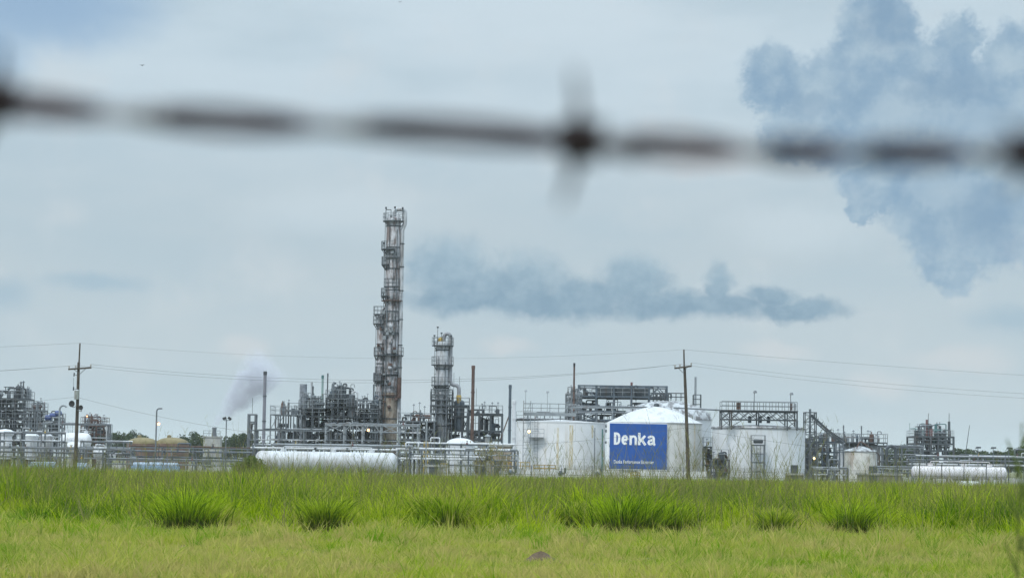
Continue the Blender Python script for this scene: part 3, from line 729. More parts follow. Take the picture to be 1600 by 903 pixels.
# ------------------------------------------------------------------ tall towers
def tower_body(t, r, z0, z1, m, bands=8, m2=None, zsplit=None):
    if zsplit:
        MB().lathe([(.01, z0), (r, z0), (r, zsplit)], 0, 0, 28).build('lower_shell', m2, t, True)
        z0b = zsplit
    else: z0b = z0
    MB().lathe([(r, z0b)] + head(r, z1 - .35 * r, True, .35), 0, 0, 28).build('shell', m, t, True)
    for k in range(bands):
        z = z0 + (z1 - z0) * (k + .5) / bands
        MB().lathe([(r, z), (r + .06, z), (r + .06, z + .14), (r, z + .14)], 0, 0, 28).build('stiffener_band', DARK, t)
D = 330; k = D / F
xc = X(609.5, D, 640); z1 = Z(612, 338, D)
t = thing('distillation_column', 'tallest rust-stained process column with many ring platforms', 'column', (xc, D, 0))
rT = 11.4 * k
tower_body(t, rT, 0, z1, CLADW, 12, CLADB, Z(609, 613, D))
for (py, ro, a0, a1) in ((347, 17, 0, None), (391, 19, 1.9, 4.9), (404, 14, 3.4, 5.6), (415, 18, 2.3, 4.2), (449, 13, 0, None), (464, 18, 2.3, 4.3), (471, 17, 0, None), (502, 13.5, 0, None), (523, 13.5, 0, None), (556, 19.5, 0, None), (586, 14, 0, None), (596, 21, 2.4, 3.9), (618, 14, 0, None)):
    ring_platform(t, Z(612, py, D), rT, ro * k, a0, a1, DARK if py not in (471, 618) else RUST)
# overhead vapour line: gooseneck off the top and down the right side
zt_ = z1; xr = rT + 2.6 * k
mb = MB(); mb.pipe(elbowed([(1 * k, -.3, zt_ - .3), (1 * k, -.3, zt_ + .95), (xr + .35, -.3, zt_ + .95), (xr + .35, -.3, Z(612, 350, D)), ], .6) + [Vector((xr, -.3, Z(612, 360, D))), Vector((xr, -.3, Z(612, 655, D)))], 3.1 * k, 12); mb.build('vapour_pipe', CLAD, t, True)
mb = MB(); mb.pipe([(xr, -.6, Z(612, 590, D)), (xr, -.6, Z(612, 622, D))], 3.3 * k, 10); mb.build('rust_stained_cladding', RUST, t, True)
for py in (382, 418, 455, 500, 540, 575):
    mb = MB(); zz = Z(612, py, D); mb.lathe([(3.1 * k, zz), (3.8 * k, zz), (3.8 * k, zz + .15), (3.1 * k, zz + .15)], xr, -.3, 12); mb.build('flange', DARK, t)
for (xo, ya, yb, rr2, m_) in ((.6, 360, 560, .06, DARK), (-.7, 470, 650, .08, STEEL), (.1, 530, 600, .05, DARK), (-.5, 350, 420, .05, DARK)):
    mb = MB(); yy = -math.sqrt(max(.05, rT ** 2 - xo ** 2)) - .2; mb.pipe(elbowed([(xo, yy + .3, Z(612, ya, D)), (xo, yy, Z(612, ya, D)), (xo, yy, Z(612, yb, D)), (xo, yy + .3, Z(612, yb, D))], .15), rr2, 7); mb.build('pipe', m_, t, True)
ladder(t, (-rT - .15, -.2), Z(612, 655, D), Z(612, 347, D), (0, 1), False)
ladder(t, (.35, -rT - .15), Z(612, 500, D), Z(612, 391, D), (1, 0), False)
for (xo, py) in ((-4, 343), (-12, 330), (14, 330), (-14, 385), (2, 329)):
    mb = MB(); z_ = Z(612, py, D); mb.beam((xo * k, -.8, z_ - 1.6), (xo * k, -.8, z_ + .4), .07); mb.box(xo * k - .12, xo * k + .12, -.9, -.7, z_ + .2, z_ + .5); mb.build('light_fitting', DARK, t)
mb = MB(); mb.beam((-12 * k, -.9, Z(612, 345, D)), (-12 * k, -.9, Z(612, 329, D)), .1); mb.beam((-12 * k, -.9, Z(612, 329, D)), (-4 * k, -.9, Z(612, 329, D)), .1); mb.beam((-4 * k, -.9, Z(612, 329, D)), (-4 * k, -.9, Z(612, 345, D)), .08); mb.build('davit', DARK, t)
for py in (345, 395, 465, 510, 535, 575, 600, 636):
    mb = MB(); z_ = Z(612, py, D); hcyl(mb, -.1, .32, 0, 0, .28, 10); 
    for i in range(len(mb.v)): 
        a_ = mb.v[i]; mb.v[i] = (a_[1] * 1.0 - .1, -rT - .05 + (a_[0] - .2), z_ + a_[2])
    mb.build('manway', CLAD if py < 600 else RUST, t, True)
for i in range(16):
    py = rr_.uniform(480, 650); z_ = Z(612, py, D); mb = MB(); x_ = rr_.uniform(-1, .9)
    mb.box(x_ - .2, x_ + .2, -rT - .35, -rT * .7, z_, z_ + rr_.uniform(.2, .6)); mb.build('instrument_box', rr_.choice((DARK, RUST, STEEL, PALE)), t)
# second, thinner column
t = thing('distillation_column', 'slim stained column hugging the left side of the tallest column', 'column', (X(593, D, 640), D + .3, 0))
r = 6.4 * k; z1 = Z(596, 492, D)
tower_body(t, r, 0, z1, CLADW, 8)
mb = MB(); mb.pipe([(.0, 0, z1 - .2), (.0, 0, z1 + .5)] + [Vector((.0 + .45 - .45 * math.cos(a), 0, z1 + .5 + .45 * math.sin(a))) for a in (.5, 1.0, 1.57, 2.1, 2.6)] + [Vector((.9, 0, z1 + .4)), Vector((.9, 0, z1 - 1.2))], .2, 9); mb.build('vapour_pipe', CLAD, t, True)
for (py, ro, a0, a1) in ((492, 13, 0, None), (507, 13, 1.8, 4.6), (556, 11, 1.2, 4.8), (586, 8, 0, None), (596, 11, 1.9, 4.4), (625, 8, 0, None)):
    ring_platform(t, Z(594, py, D), r, ro * k, a0, a1)
ladder(t, (-r - .15, -.1), 0, z1, (0, 1), False)
for i in range(9):
    py = rr_.uniform(500, 650); z_ = Z(594, py, D); x_ = rr_.uniform(-.4, .3); MB().box(x_ - .16, x_ + .16, -r - .3, -r * .6, z_, z_ + rr_.uniform(.2, .5)).build('instrument_box', rr_.choice((DARK, RUST, STEEL)), t)
# thin dark vent beside
def stack(label, px, D, yt, wpx, m, yb=720, name='vent_stack', cap=None, group=None, top=None, dy=0, rim=True):
    t = thing(name, label, 'stack', (X(px, D, (yt + 700) / 2), D + dy, 0), 0, group)
    z = Z(px, yt, D); r = wpx / 2 * D / F
    mb = MB(); mb.tube((0, 0, 0), (0, 0, z), r * 1.05, 14, r * .95); mb.build('pipe', m, t, True)
    if rim: mb = MB(); mb.lathe([(r, z - .5), (r * 1.12, z - .45), (r * 1.12, z - .1), (r, z)], 0, 0, 14); mb.build('rim', cap or m, t)
    for q in (.25, .5, .75): 
        MB().lathe([(r, z * q), (r * 1.2 + .02, z * q), (r * 1.2 + .02, z * q + .12), (r, z * q + .12)], 0, 0, 14).build('flange', cap or m, t)
    return t
stack('tall plain grey stack standing alone left of the process block', 413, 300, 580, 5.2, mat('mauve_grey_steel', (.20, .20, .23), .6, .1, .15, 1), cap=DARK)
stack('thin dark vent just left of the tallest column', 583, 322, 600, 2, DARK)
stack('rust-brown stack right of the second column', 738.5, 318, 571, 5.2, RUST)
stack('slim blue-grey stack left of the rust-streaked tank', 796.5, 290, 601, 4.4, BLUE_ST)
stack('short white flue just right of the blue-grey stack', 803, 293, 625, 6, WHITE)
stack('wide mottled grey square-cut stack on the process block', 473, 330, 600, 12, mat('mottled_grey', (.24, .26, .29), .7, .1, .5, 2.2, (.42, .44, .47, 1), .7, (1, 1, 2.2)), cap=STEEL, rim=False)
stack('pale narrow flue with a dark pipe beside it', 486, 332, 597, 3, CLAD)
stack('dark pipe stack beside the pale narrow flue', 488, 330, 603, 2.4, DARK)
stack('pale green stack with dark tip behind the process block', 503, 335, 586, 3.6, GREEN, cap=TEAL)
stack('thin dark mast-like vent right of the pale green stack', 511, 328, 583, 2, DARK)
stack('wide pale duct, left one of the pair on the top deck', 524.5, 330, 602, 6, CLAD)
stack('pale duct with dark band, right one of the pair on the top deck', 529.5, 327, 602, 3.6, PALE, cap=DARK)
stack('slim rusted stack at the left end of the rooftop frame', 896.5, 305, 567, 3, RUST, cap=BLACK)
stack('thin pale aerial stack right of the conveyor', 1318, 312, 664, 2, STEEL)
stack('second thin pale aerial stack over the dome tank', 1346, 312, 665, 2, STEEL)

# second column
D = 325; k = D / F
xc = X(690, D, 640); z1 = Z(691, 533, D); r = 10.6 * k
t = thing('distillation_column', 'shorter grey column with a looping overhead pipe, right of the tallest', 'column', (xc, D, 0))
tower_body(t, r, 0, z1, CLAD, 7)
for (py, ro, a0, a1) in ((541, 17, 0, None), (571, 17.5, 0, None), (603, 17, 1.7, 5.6), (617, 13, 0, None), (634, 18, 0, None), (648, 15, 0, None)):
    ring_platform(t, Z(691, py, D), r, ro * k, a0, a1)
xr = r + 2.0 * k; z_ = Z(691, 529, D)
mb = MB(); mb.pipe([(1.5 * k, -.2, z1 - .2), (1.5 * k, -.2, z_)] + [Vector((1.5 * k + (xr - 1.5 * k) / 2 * (1 - math.cos(a)), -.2, z_ + .7 * math.sin(a))) for a in (.4, .8, 1.2, 1.57, 1.95, 2.35, 2.75)] + [Vector((xr, -.2, z_))] + elbowed([(xr, -.2, z_ - .2), (xr, -.2, Z(691, 601, D)), (xr + 14 * k, -.2, Z(691, 601.5, D)), (xr + 14 * k, -.2, Z(691, 618, D))], .9), 3.0 * k, 12); mb.build('vapour_pipe', mat('dull_grey_lagging', (.27, .28, .30), .6, .1, .25, 1.5, (.12, .09, .07, 1), .6), t, True)
mb = MB(); vcol(mb, -2 * k, 0, z1 - .2, z1 + .55, .5, 12); mb.build('yellow_flange', YEL, t, True)
mb = MB(); zz = Z(712, 622, D); mb.lathe([(.25, zz + .5), (.36, zz + .25), (.38, zz), (.27, zz - .4), (.2, zz - .7)][::-1], xr + 14 * k, -.2, 12); mb.build('yellow_reducer', YEL, t, True)
ladder(t, (-r - .15, -.1), 3, z1, (0, 1), True)
for xo in (-.5, .45):
    mb = MB(); mb.tube((xo, -r - .08, 3), (xo, -r - .08, z1 - rr_.uniform(1, 4)), .045, 6); mb.build('pipe', rr_.choice((DARK, STEEL)), t, True)
for (xo, py) in ((-13, 526), (13, 526), (-8, 513), (-2, 522)):
    mb = MB(); z_ = Z(691, py, D); mb.beam((xo * k, -.6, Z(691, 541, D)), (xo * k, -.6, z_), .07); mb.box(xo * k - .14, xo * k + .14, -.7, -.5, z_, z_ + .2); mb.build('light_fitting', DARK, t)
# scaffold around the second column and vessel on its right
t = thing('scaffold', 'multi-level grey scaffold wrapped around the shorter column', 'scaffold', (X(690, D, 640), D - 1.8, 0))
zz = [Z(690, q, D) for q in (690, 675, 660, 646, 634, 625, 616, 608)]
frame(t, 33 * k, 3.6, zz, 4, 1, .1, STEEL, xb=[(0, 6, 'x'), (3, 5, 'x'), (1, 3, 'x')], rails=(1, 3, 5), decks=(0, 3, 5), railmat=STEEL)
t = thing('reactor_structure', 'steel frame with green-grey vessel between the second column and brown stack', 'structure', (X(717, D, 660), D - .5, 0))
zz = [Z(717, q, D) for q in (690, 672, 650, 634)]
frame(t, 30 * k, 4, zz, 3, 1, .2, DARK, xb=[(0, 1, 'x'), (2, 2, 'x'), (1, 0, 'k')], rails=(2, 3), decks=(1, 2, 3), ztops=[zz[2], zz[3], zz[3], zz[3]])
mb = MB(); vcol(mb, 0, .9, zz[1], Z(717, 624, D), .75, 18); mb.build('vessel', BLUE_ST, t, True)
rp = random.Random(11)
clutter(t, -15 * k, 15 * k, 4, [0, zz[0], zz[1], zz[2]], 7, rp, hmax=2)
for xo in (0, 3, -1): 
    mb = MB(); mb.tube((xo * .8, .3, zz[3]), (xo * .8, .3, Z(717, 588 + xo * 6, D)), .03, 5); mb.build('aerial', DARK, t)

# ------------------------------------------------------------------ process structures
def block(name, label, x0, x1, D, ys, d, nx, m=STEEL, xb=(), rails=(), decks=None, n=6, seed=1, pal=None, hmax=2.5, pw=.17, ny=1, rz=0, ztops=None, lv0=True, railmat=None):
    xc = (x0 + x1) / 2; A_, B_ = X(x0, D, 690), X(x1, D, 690)
    t = thing(name, label, 'structure', ((A_ + B_) / 2, D, 0), rz)
    zs = [Z(xc, y, D) for y in ys]
    frame(t, B_ - A_, d, zs, nx, ny, pw, m, xb, rails, decks, [Z(xc, q, D) for q in ztops] if ztops else None, railmat=railmat)
    clutter(t, -(B_ - A_) / 2 + .2, (B_ - A_) / 2 - .2, d, ([0] if lv0 else []) + zs, n if isinstance(n, int) else [int(q * 2.5) for q in n], random.Random(seed), pal, hmax)
    return t, zs, B_ - A_
dk = [DARK, BLUE_ST, STEEL, DARK, DARK, STEEL, PALE]
t, zs, wd = block('process_structure', 'dense dark multi-deck process block at the far left edge', -34, 36, 345, [705, 686, 668, 652, 636, 622], 7, 5, DARK, [(0, 2, 'x'), (3, 3, 'x'), (2, 4, 'x')], (1, 2, 3, 4, 5), None, [5, 8, 10, 14, 14, 12, 10], 21, dk, 2.2)
for (px, py) in ((-14, 600), (23, 603), (27, 598), (31, 597), (8, 607)):
    mb = MB(); xq = X(px, 345, 640) - X(1, 345, 690); mb.tube((xq, 2, zs[-1]), (xq, 2, Z(px, py, 345)), .09, 6); mb.lathe([(.01, Z(px, py, 345)), (.25, Z(px, py, 345) + .05), (.01, Z(px, py, 345) + .3)], xq, 2, 8); mb.build('vent_pipe', rp.choice((RED, DARK, TEAL)), t)
block('process_structure', 'lower lighter steel block stepping down from the far left block', 36, 62, 340, [705, 686, 668, 652, 641], 5, 3, STEEL, [(0, 3, 'x'), (1, 1, 'x')], (1, 2, 3, 4), None, [4, 6, 8, 9, 6, 5], 22, None, 1.6)
stack('dark grey pole-like vent over the lower left block', 58, 330, 627, 2.6, STEEL)
t, zs, wd = block('process_structure', 'small rig with navy blue motors beside the gooseneck vent', 68, 92, 325, [700, 682, 668, 658], 4, 2, STEEL, [(0, 1, 'x')], (1, 3), None, [3, 4, 6, 5, 4], 23, None, 1.4)
for q in (-.3, 0, .35):
    mb = MB(); hcyl(mb, wd * q - .5, wd * q + .5, .6, zs[-1] + .8 + q, .38, 12); mb.build('motor', NAVY, t, True)
block('process_structure', 'brownish deck with small fittings right of the left utility pole', 126, 162, 340, [705, 690, 678, 664], 4, 3, RUST, [(1, 1, 'x')], (1, 2, 3), None, [3, 4, 7, 9, 9], 24, [RUST, STEEL, PALE, CLAD], 1.6, railmat=RUST)
# gooseneck vent
D = 312; k = D / F
t = thing('gooseneck_vent', 'pale curved vent pipe rising left of the utility pole', 'vent pipe', (X(92.5, D, 665), D, 0))
zt_ = Z(92, 632, D)
mb = MB(); mb.pipe([(0, 0, 0), (0, 0, zt_ - .7)] + [Vector((.65 * (1 - math.cos(a)) * .8, 0, zt_ - .7 + .6 * math.sin(a))) for a in (.4, .8, 1.2, 1.57, 2.0, 2.5)] , 1.5 * k, 10); mb.build('pipe', PALE, t, True)
mb = MB(); mb.lathe([(.12, .0), (.3, .0), (.3, .2), (.12, .2)], 0, 0, 10); mb.build('base_flange', STEEL, t)
# pipe bridge left y 662
def pipe_rack(label, x0, x1, D, rows, sp, d=2.4, m=STEEL, mats=None, pw=.2, xb=None, seed=5, name='pipe_rack', pr=(.05, .13), loops=.06, rails=False):
    """rows: (y px, number of pipes)"""
    rnd = random.Random(seed); xc = (x0 + x1) / 2
    A_, B_ = X(x0, D, 705), X(x1, D, 705); L = B_ - A_
    t = thing(name, label, 'pipe rack', ((A_ + B_) / 2, D, 0))
    zs = sorted(max(.35, Z(xc, y, D)) for y, _ in rows); n = max(1, round(L / sp)); top = zs[-1]
    for i in range(n + 1):
        x = -L / 2 + L * i / n
        for y in (0, d): MB().box(x - pw / 2, x + pw / 2, y - pw / 2, y + pw / 2, 0, top + .02 * (i % 3)).build('post', m, t)
        mb = MB()
        for z in zs: mb.box(x - pw * .4, x + pw * .4, -.25, d + .25, z - pw * .9, z)
        mb.build('crossbeam', m, t)
        if xb and i < n and xb(i):
            x2 = -L / 2 + L * (i + 1) / n; zl = zs[-2] if len(zs) > 1 else 0; ty = xb(i)
            mb = MB()
            if ty == 'x': mb.beam((x, -.05, zl), (x2, -.05, top), pw * .45); mb.beam((x, -.02, top), (x2, -.02, zl), pw * .45)
            elif ty == 'v': q = (x2 - x) * .38; mb.beam((x, -.05, zl), (x + q, -.05, top), pw * .45); mb.build('brace', m, t); mb = MB(); mb.beam((x2, -.05, zl), (x2 - q, -.05, top), pw * .45)
            mb.build('brace', m, t)
    mb = MB()
    for y in (0, d): mb.box(-L / 2, L / 2, y - pw * .3, y + pw * .3, top - pw * .9, top - .006)
    mb.build('long_beam', m, t)
    ms = mats or [STEEL, PALE, CLAD, WHITE, DARK, STEEL]
    for (y, cnt) in rows:
        z = max(.35, Z(xc, y, D))
        for j in range(cnt):
            yy = .1 + (d - .2) * (j + .5) / cnt; r = rnd.uniform(*pr); xs = -L / 2 - .3 if rnd.random() < .7 else rnd.uniform(-L / 2, 0); xe = L / 2 + .3 if rnd.random() < .7 else rnd.uniform(0, L / 2)
            pts = [(xs, yy, z + r)]
            q = xs
            while rnd.random() < loops * 3 and q + 3 < xe:
                a_ = rnd.uniform(q + .5, xe - 2); b_ = a_ + rnd.uniform(.8, 2); h = rnd.uniform(.4, 1.0)
                if b_ > xe - .3: break
                pts += [(a_, yy, z + r), (a_, yy, z + r + h), (b_, yy, z + r + h), (b_, yy, z + r)]; q = b_ + .3
            pts += [(xe, yy, z + r)]
            if rnd.random() < .4: pts += [(xe, yy, .1)]
            MB().pipe(elbowed(pts, r * 2), r, 8).build('pipe', rnd.choice(ms), t, True)
    for k in range(min(70, int(L / .75))):           # droppers, valves and small supports
        x = rnd.uniform(-L / 2, L / 2); yy = rnd.uniform(-.15, d + .1); z0 = rnd.choice([.05] + list(zs[:-1])); z1 = rnd.choice(zs[(1 if len(zs) > 1 else 0):]) + rnd.uniform(-.2, .35); rr = rnd.choice((.025, .035, .05, .07))
        if z1 - z0 < .3: z1 = z0 + .5
        mb = MB()
        if rnd.random() < .6:
            pts = [(x, yy, z0), (x, yy, z1)]
            if rnd.random() < .5: pts += [(x + rnd.choice((-.5, .4, .7)), yy, z1)]
            mb.pipe(elbowed(pts, .12), rr, 6); mb.build('branch_pipe', rnd.choice(ms), t)
        else:
            zz = rnd.choice(zs); mb.lathe([(.01, zz), (.11, zz), (.11, zz + .18), (.05, zz + .22), (.03, zz + .4), (.12, zz + .4), (.12, zz + .44), (.01, zz + .44)], x, yy, 8)
            mb.build('valve', rnd.choice((DARK, RUST, YEL, BLUE_ST, STEEL, RED)), t)
    if rails:
        mb = MB(); rail_line(mb, (-L / 2, -.25, top), (L / 2, -.25, top), 1.05, .055, 1.8); mb.build('railing', PALE, t)
    return t
pipe_rack('high pipe bridge passing behind the left utility pole', 60, 168, 318, [(662, 3), (684, 2)], 3.6, 1.8, STEEL, pw=.2, seed=31)
pipe_rack('long low pipe rack along the fence at the left', -60, 205, 268, [(700, 3), (708, 3), (716, 3)], 3.4, 2.2, STEEL, [STEEL, DARK, CLAD, BLUE_ST, PALE], seed=32, pw=.16)
pipe_rack('low pipe rack in front of the brown tanks', 205, 398, 262, [(699, 2), (707, 2), (716, 3)], 3.2, 2.2, STEEL, [STEEL, DARK, CLAD, BLUE_ST, RUST], seed=33, pw=.16)
pipe_rack('lower run of thick pale pipes below the brown tanks', 170, 392, 252, [(719, 2), (727, 3)], 4.5, 1.6, STEEL, [STEEL, CLAD, PALE, DARK], seed=34, pw=.14)
pipe_rack('tall crowded pipe rack in front of the white vessels at far left', 0, 96, 292, [(676, 3), (690, 3), (700, 3)], 2.6, 2.2, STEEL, seed=35, pw=.14)
pipe_rack('short brown-grey pipe rack right of the left utility pole', 126, 200, 296, [(690, 3), (700, 3), (712, 2)], 2.8, 2.0, STEEL, seed=36, pw=.13)
# portal frame with antenna at 386-398
t, zs, wd = block('portal_frame', 'narrow steel portal with a thin aerial at the left end of the process block', 387, 398, 290, [700, 686, 671, 658, 646.5], 1.6, 1, STEEL, [], (), (), [0, 1, 1, 1, 0, 0], 41, None, 1, .2)
mb = MB(); mb.tube((0, .5, zs[-1]), (0, .5, Z(391, 621, 290)), .035, 5); mb.build('aerial', STEEL, t)
# main block left part
t, zs, wd = block('process_structure', 'open steel deck left of the mottled stack', 422, 470, 318, [700, 686, 671, 647], 7, 4, STEEL, [(0, 3, '/'), (3, 1, 'x')], (3,), (1, 2), [4, 6, 8, 3, 4], 42, None, 1.8)
for (px, py) in ((441, 626), (449, 629)):
    mb = MB(); xq = X(px, 318, 640) - X(446, 318, 690); z_ = Z(px, py, 318); mb.tube((xq, 2, 0), (xq, 2, z_), .1, 6); mb.box(xq - .3, xq + .3, 1.8, 2.2, z_ - 1.2, z_ - .9); mb.build('vent_pipe', STEEL, t)
block('process_structure', 'packed vessel deck between the mottled stack and the green stack', 466, 508, 322, [700, 686, 668, 650, 638], 7, 4, DARK, [(0, 1, 'x'), (2, 2, 'x')], (3, 4), None, [5, 8, 10, 12, 10, 8], 43, None, 2.2)
t, zs, wd = block('process_structure', 'tallest clutter of vessels and pipes left of the tallest column', 508, 546, 322, [700, 686, 668, 650, 636, 622], 7, 4, DARK, [(0, 3, 'x'), (1, 3, 'x'), (3, 2, 'x')], (2, 4, 5), None, [5, 8, 10, 13, 14, 14, 10], 44, dk, 2.2)
block('process_structure', 'pipe-covered deck against the left side of the tallest column', 546, 590, 322, [700, 686, 668, 652, 638], 7, 4, DARK, [(2, 3, 'x'), (0, 1, 'x')], (3, 4), None, [5, 8, 11, 12, 12, 8], 45, dk, 2.0)
# gooseneck vessels on that deck
D = 320; k = D / F
t = thing('reactor_vessel', 'dark domed vessel with a looped pipe on the deck left of the tallest column', 'vessel', (X(550, D, 640), D - .5, Z(550, 652, D)))
h = Z(550, 616, D) - Z(550, 652, D)
mb = MB(); vcol(mb, 0, 0, 0, h, 5 * k, 18); mb.build('shell', DARK, t, True)
mb = MB(); mb.pipe(elbowed([(0, 0, h - .1), (0, 0, h + .35), (8.5 * k, 0, h + .35), (8.5 * k, 0, .3)], .35), 1.2 * k, 8); mb.build('vapour_pipe', CLAD, t, True)
ring_platform(t, h * .45, 5 * k, 9 * k)
# Braced front rack 508..650
pipe_rack('pale braced pipe rack in front of the tallest column', 508, 652, 282, [(690, 4), (676, 3), (663, 2)], 2.35, 3, PALE, xb=lambda i: 'v' if i % 3 else 'x', seed=51, pw=.2, rails=False)
pipe_rack('lower steel pipe rack above the long white tank', 398, 512, 284, [(697, 4), (688, 4), (671, 2)], 3.2, 3, STEEL, seed=52, pw=.2, xb=lambda i: 'v' if i % 2 else None)
pipe_rack('tangle of low pipes right of the long white tank', 622, 805, 262, [(728, 4), (719, 4), (711, 4), (703, 3)], 2.6, 2.6, STEEL, seed=53, pw=.13, loops=.12)
pipe_rack('second low pipe run behind the low tangle', 640, 800, 275, [(715, 3), (704, 3), (694, 3)], 3.0, 2.6, BLUE_ST, seed=54, pw=.13, loops=.12)
pipe_rack('row of low pipes behind the long white tank', 395, 640, 262, [(712, 3), (703, 3), (696, 2)], 3.4, 2.2, STEEL, seed=55, pw=.14, loops=.08)
tq, zs, wd = block('process_structure', 'low crowded equipment deck right of the tallest column', 622, 678, 318, [700, 686, 670, 658], 6, 5, STEEL, [(0, 2, 'v'), (2, 2, 'v'), (4, 2, 'x')], (3,), None, [6, 9, 10, 8, 5], 46, None, 1.4)
for (px, py) in ((646, 633), (655, 630), (663, 636)):
    mb = MB(); xq = X(px, 318, 640) - X(650, 318, 690); z_ = Z(px, py, 318); mb.tube((xq, 1, zs[-1]), (xq, 1, z_), .035, 5); mb.lathe([(.01, z_), (.2, z_), (.01, z_ + .25)], xq, 1, 8); mb.build('light_fitting', STEEL, tq)
t, zs, wd = block('process_structure', 'dark open frame with slanting braces left of the blue-grey stack', 730, 784, 322, [700, 686, 672, 646], 6, 3, DARK, [(0, 2, 'x'), (1, 3, 'v')], (3,), (0, 1, 3), [6, 9, 9, 5, 3], 47, dk, 1.2, .28)
mb = MB(); mb.lathe([(.12, zs[2] - .8), (.45, zs[2] + .1), (.45, zs[2] + .9), (.2, zs[2] + 1.1), (.2, zs[3] - .6), (.01, zs[3] - .5)], wd * .22, 1.5, 12); mb.build('cyclone', BLUE_ST, t, True)
mb = MB(); mb.beam((wd / 2 - .2, -.1, zs[1]), (wd / 2 + 12 * .09, -.1, Z(790, 645, 322)), .16); mb.build('brace', RUST, t)
for (px, py) in ((753, 632), (757, 629), (769, 630), (778, 630)):
    mb = MB(); xq = X(px, 322, 640) - X(757, 322, 690); z_ = Z(px, py, 322); mb.tube((xq, 1, zs[-1]), (xq, 1, z_), .035, 5); mb.lathe([(.01, z_), (.2, z_), (.01, z_ + .25)], xq, 1, 8); mb.build('light_fitting', STEEL, t)
# rooftop frame structure 885..1040
t, zs, wd = block('process_structure', 'large dark frame with open top storey behind the tanks', 903, 1041, 332, [690, 672, 656, 642, 619, 602], 9, 5, BLUE_ST, [(0, 3, 'x'), (1, 2, 'x'), (4, 5, 'k'), (0, 5, '\\'), (3, 3, 'k')], (4,), (0, 1, 2, 3, 4), [3, 3, 5, 9, 9, 6, 0], 61, dk, 1.2, .26, rz=R(-3))
MB().box(-wd * .28, wd * .30, 1.0, 6, zs[4] + .1, zs[4] + 1.15).build('air_cooler', DARK, t)
for q in (-.2, -.08, .04, .16, .26):
    mb = MB(); mb.lathe([(.9, zs[4] + 1.15), (.8, zs[4] + 1.5), (.5, zs[4] + 1.55), (.01, zs[4] + 1.5)], wd * q, 3, 16); mb.build('fan_ring', BLUE_ST, t)
mb = MB(); mb.tube((wd * .1, .1, 0), (wd * .1, .1, Z(984, 597, 332)), .16, 8); mb.build('red_pipe', RED, t, True)
block('process_structure', 'light pipework cage around the slim rusted stack', 884, 908, 312, [690, 672, 656, 642, 628, 616], 3, 3, STEEL, [(0, 4, 'x'), (2, 3, 'x')], (2, 4), (1, 3), [0, 0, 3, 8, 10, 10, 6], 62, [PALE, CLAD, STEEL], 1.0, .14)
pipe_rack('high pale pipes running from the catwalk to the signed tank', 893, 1020, 299, [(636, 3), (646, 3)], 5.3, 1.6, PALE, seed=63, pw=.16)
pipe_rack('dark deck with railing behind the rust-streaked tank', 806, 900, 322, [(655, 3), (665, 2)], 3.6, 2, DARK, seed=64, pw=.26, rails=True)
# pipe from signed tank to the platform
t = thing('crossover_pipe', 'straight grey pipe spanning from domed roof to the trussed platform', 'pipe', (X(1085, 290, 638), 292, Z(1085, 638, 290)))
mb = MB(); L = X(1128, 290, 640) - X(1085, 290, 638); mb.tube((-2.5, 0, .1), (L, 0, Z(1128, 640, 290) - Z(1085, 638, 290)), .1, 8); mb.build('pipe', STEEL, t, True)
# valve racks between tanks 2 and 3
block('valve_rack', 'grey valve rack standing between the signed tank and the wide tank', 1100, 1112, 282, [736, 726, 716, 706, 698], 1.6, 1, DARK, [], (4,), None, [2, 2, 2, 2, 2, 1], 71, None, .8, .12)
block('valve_rack', 'low pump rack in front of the wide white tank', 1112, 1140, 280, [738, 728, 717], 1.6, 3, DARK, [], (2,), (0,), [3, 4, 5, 3], 72, None, .8, .12)
shed('low dark box at the right foot of the wide white tank', 1230, 1256, 742, 270, mat('weathered_dark', (.13, .13, .12), .9, 0, .3, 1.5), 1.6, 'pump_box', False)
# right of conveyor
block('process_structure', 'railed steel deck under the sloping conveyor', 1276, 1312, 306, [735, 724, 706, 690], 5, 4, BLUE_ST, [(0, 2, 'x'), (2, 1, 'x')], (2, 3), None, [5, 6, 8, 6, 4], 73, None, 1.6, .16)
block('process_structure', 'light steel frame beside the foot of the lattice tower', 1258, 1278, 301, [737, 726, 714, 703, 692], 3, 2, STEEL, [(0, 3, 'x'), (1, 1, 'x')], (2, 4), None, [3, 5, 5, 5, 4, 3], 74, None, 1.2, .14)
t, zs, wd = block('process_structure', 'railed platform with small vents over the low dome tank', 1312, 1386, 314, [706, 691], 3, 5, STEEL, [], (1,), (1,), [3, 5, 7], 75, None, 1.5, .14)
for (px, py) in ((1311, 672), (1321, 676), (1335, 674), (1358, 674), (1371, 680)):
    mb = MB(); xq = X(px, 314, 680) - X(1349, 314, 690); z_ = Z(px, py, 314); mb.tube((xq, 1, zs[-1]), (xq, 1, z_), .03, 5); mb.lathe([(.01, z_), (.22, z_), (.01, z_ + .25)], xq, 1, 8); mb.build('light_fitting', STEEL, t)
pipe_rack('pipe rack with upright loops right of the dome tank', 1378, 1440, 302, [(734, 4), (722, 4), (710, 4), (698, 2)], 2.6, 2.4, STEEL, seed=76, pw=.18, loops=.12)
t = thing('pipe_arch', 'grey gooseneck pipe arching beside the dome tank platform', 'pipe', (X(1390, 300, 715), 300, 0))
mb = MB(); z_ = Z(1390, 698, 300); mb.pipe([(-.4, 0, 0), (-.4, 0, z_ - .5)] + [Vector((.2 - .6 * math.cos(a), 0, z_ - .5 + .6 * math.sin(a))) for a in (.5, 1, 1.57, 2.1, 2.6)] + [Vector((.8, 0, z_ - .6)), Vector((.8, 0, 0))], .22, 10); mb.build('pipe', DARK, t, True)
pipe_rack('long pipe rack running behind the right horizontal tank', 1425, 1680, 292, [(728, 4), (721, 4), (713.5, 3)], 3.0, 2.4, STEEL, seed=77, pw=.16, loops=.08)
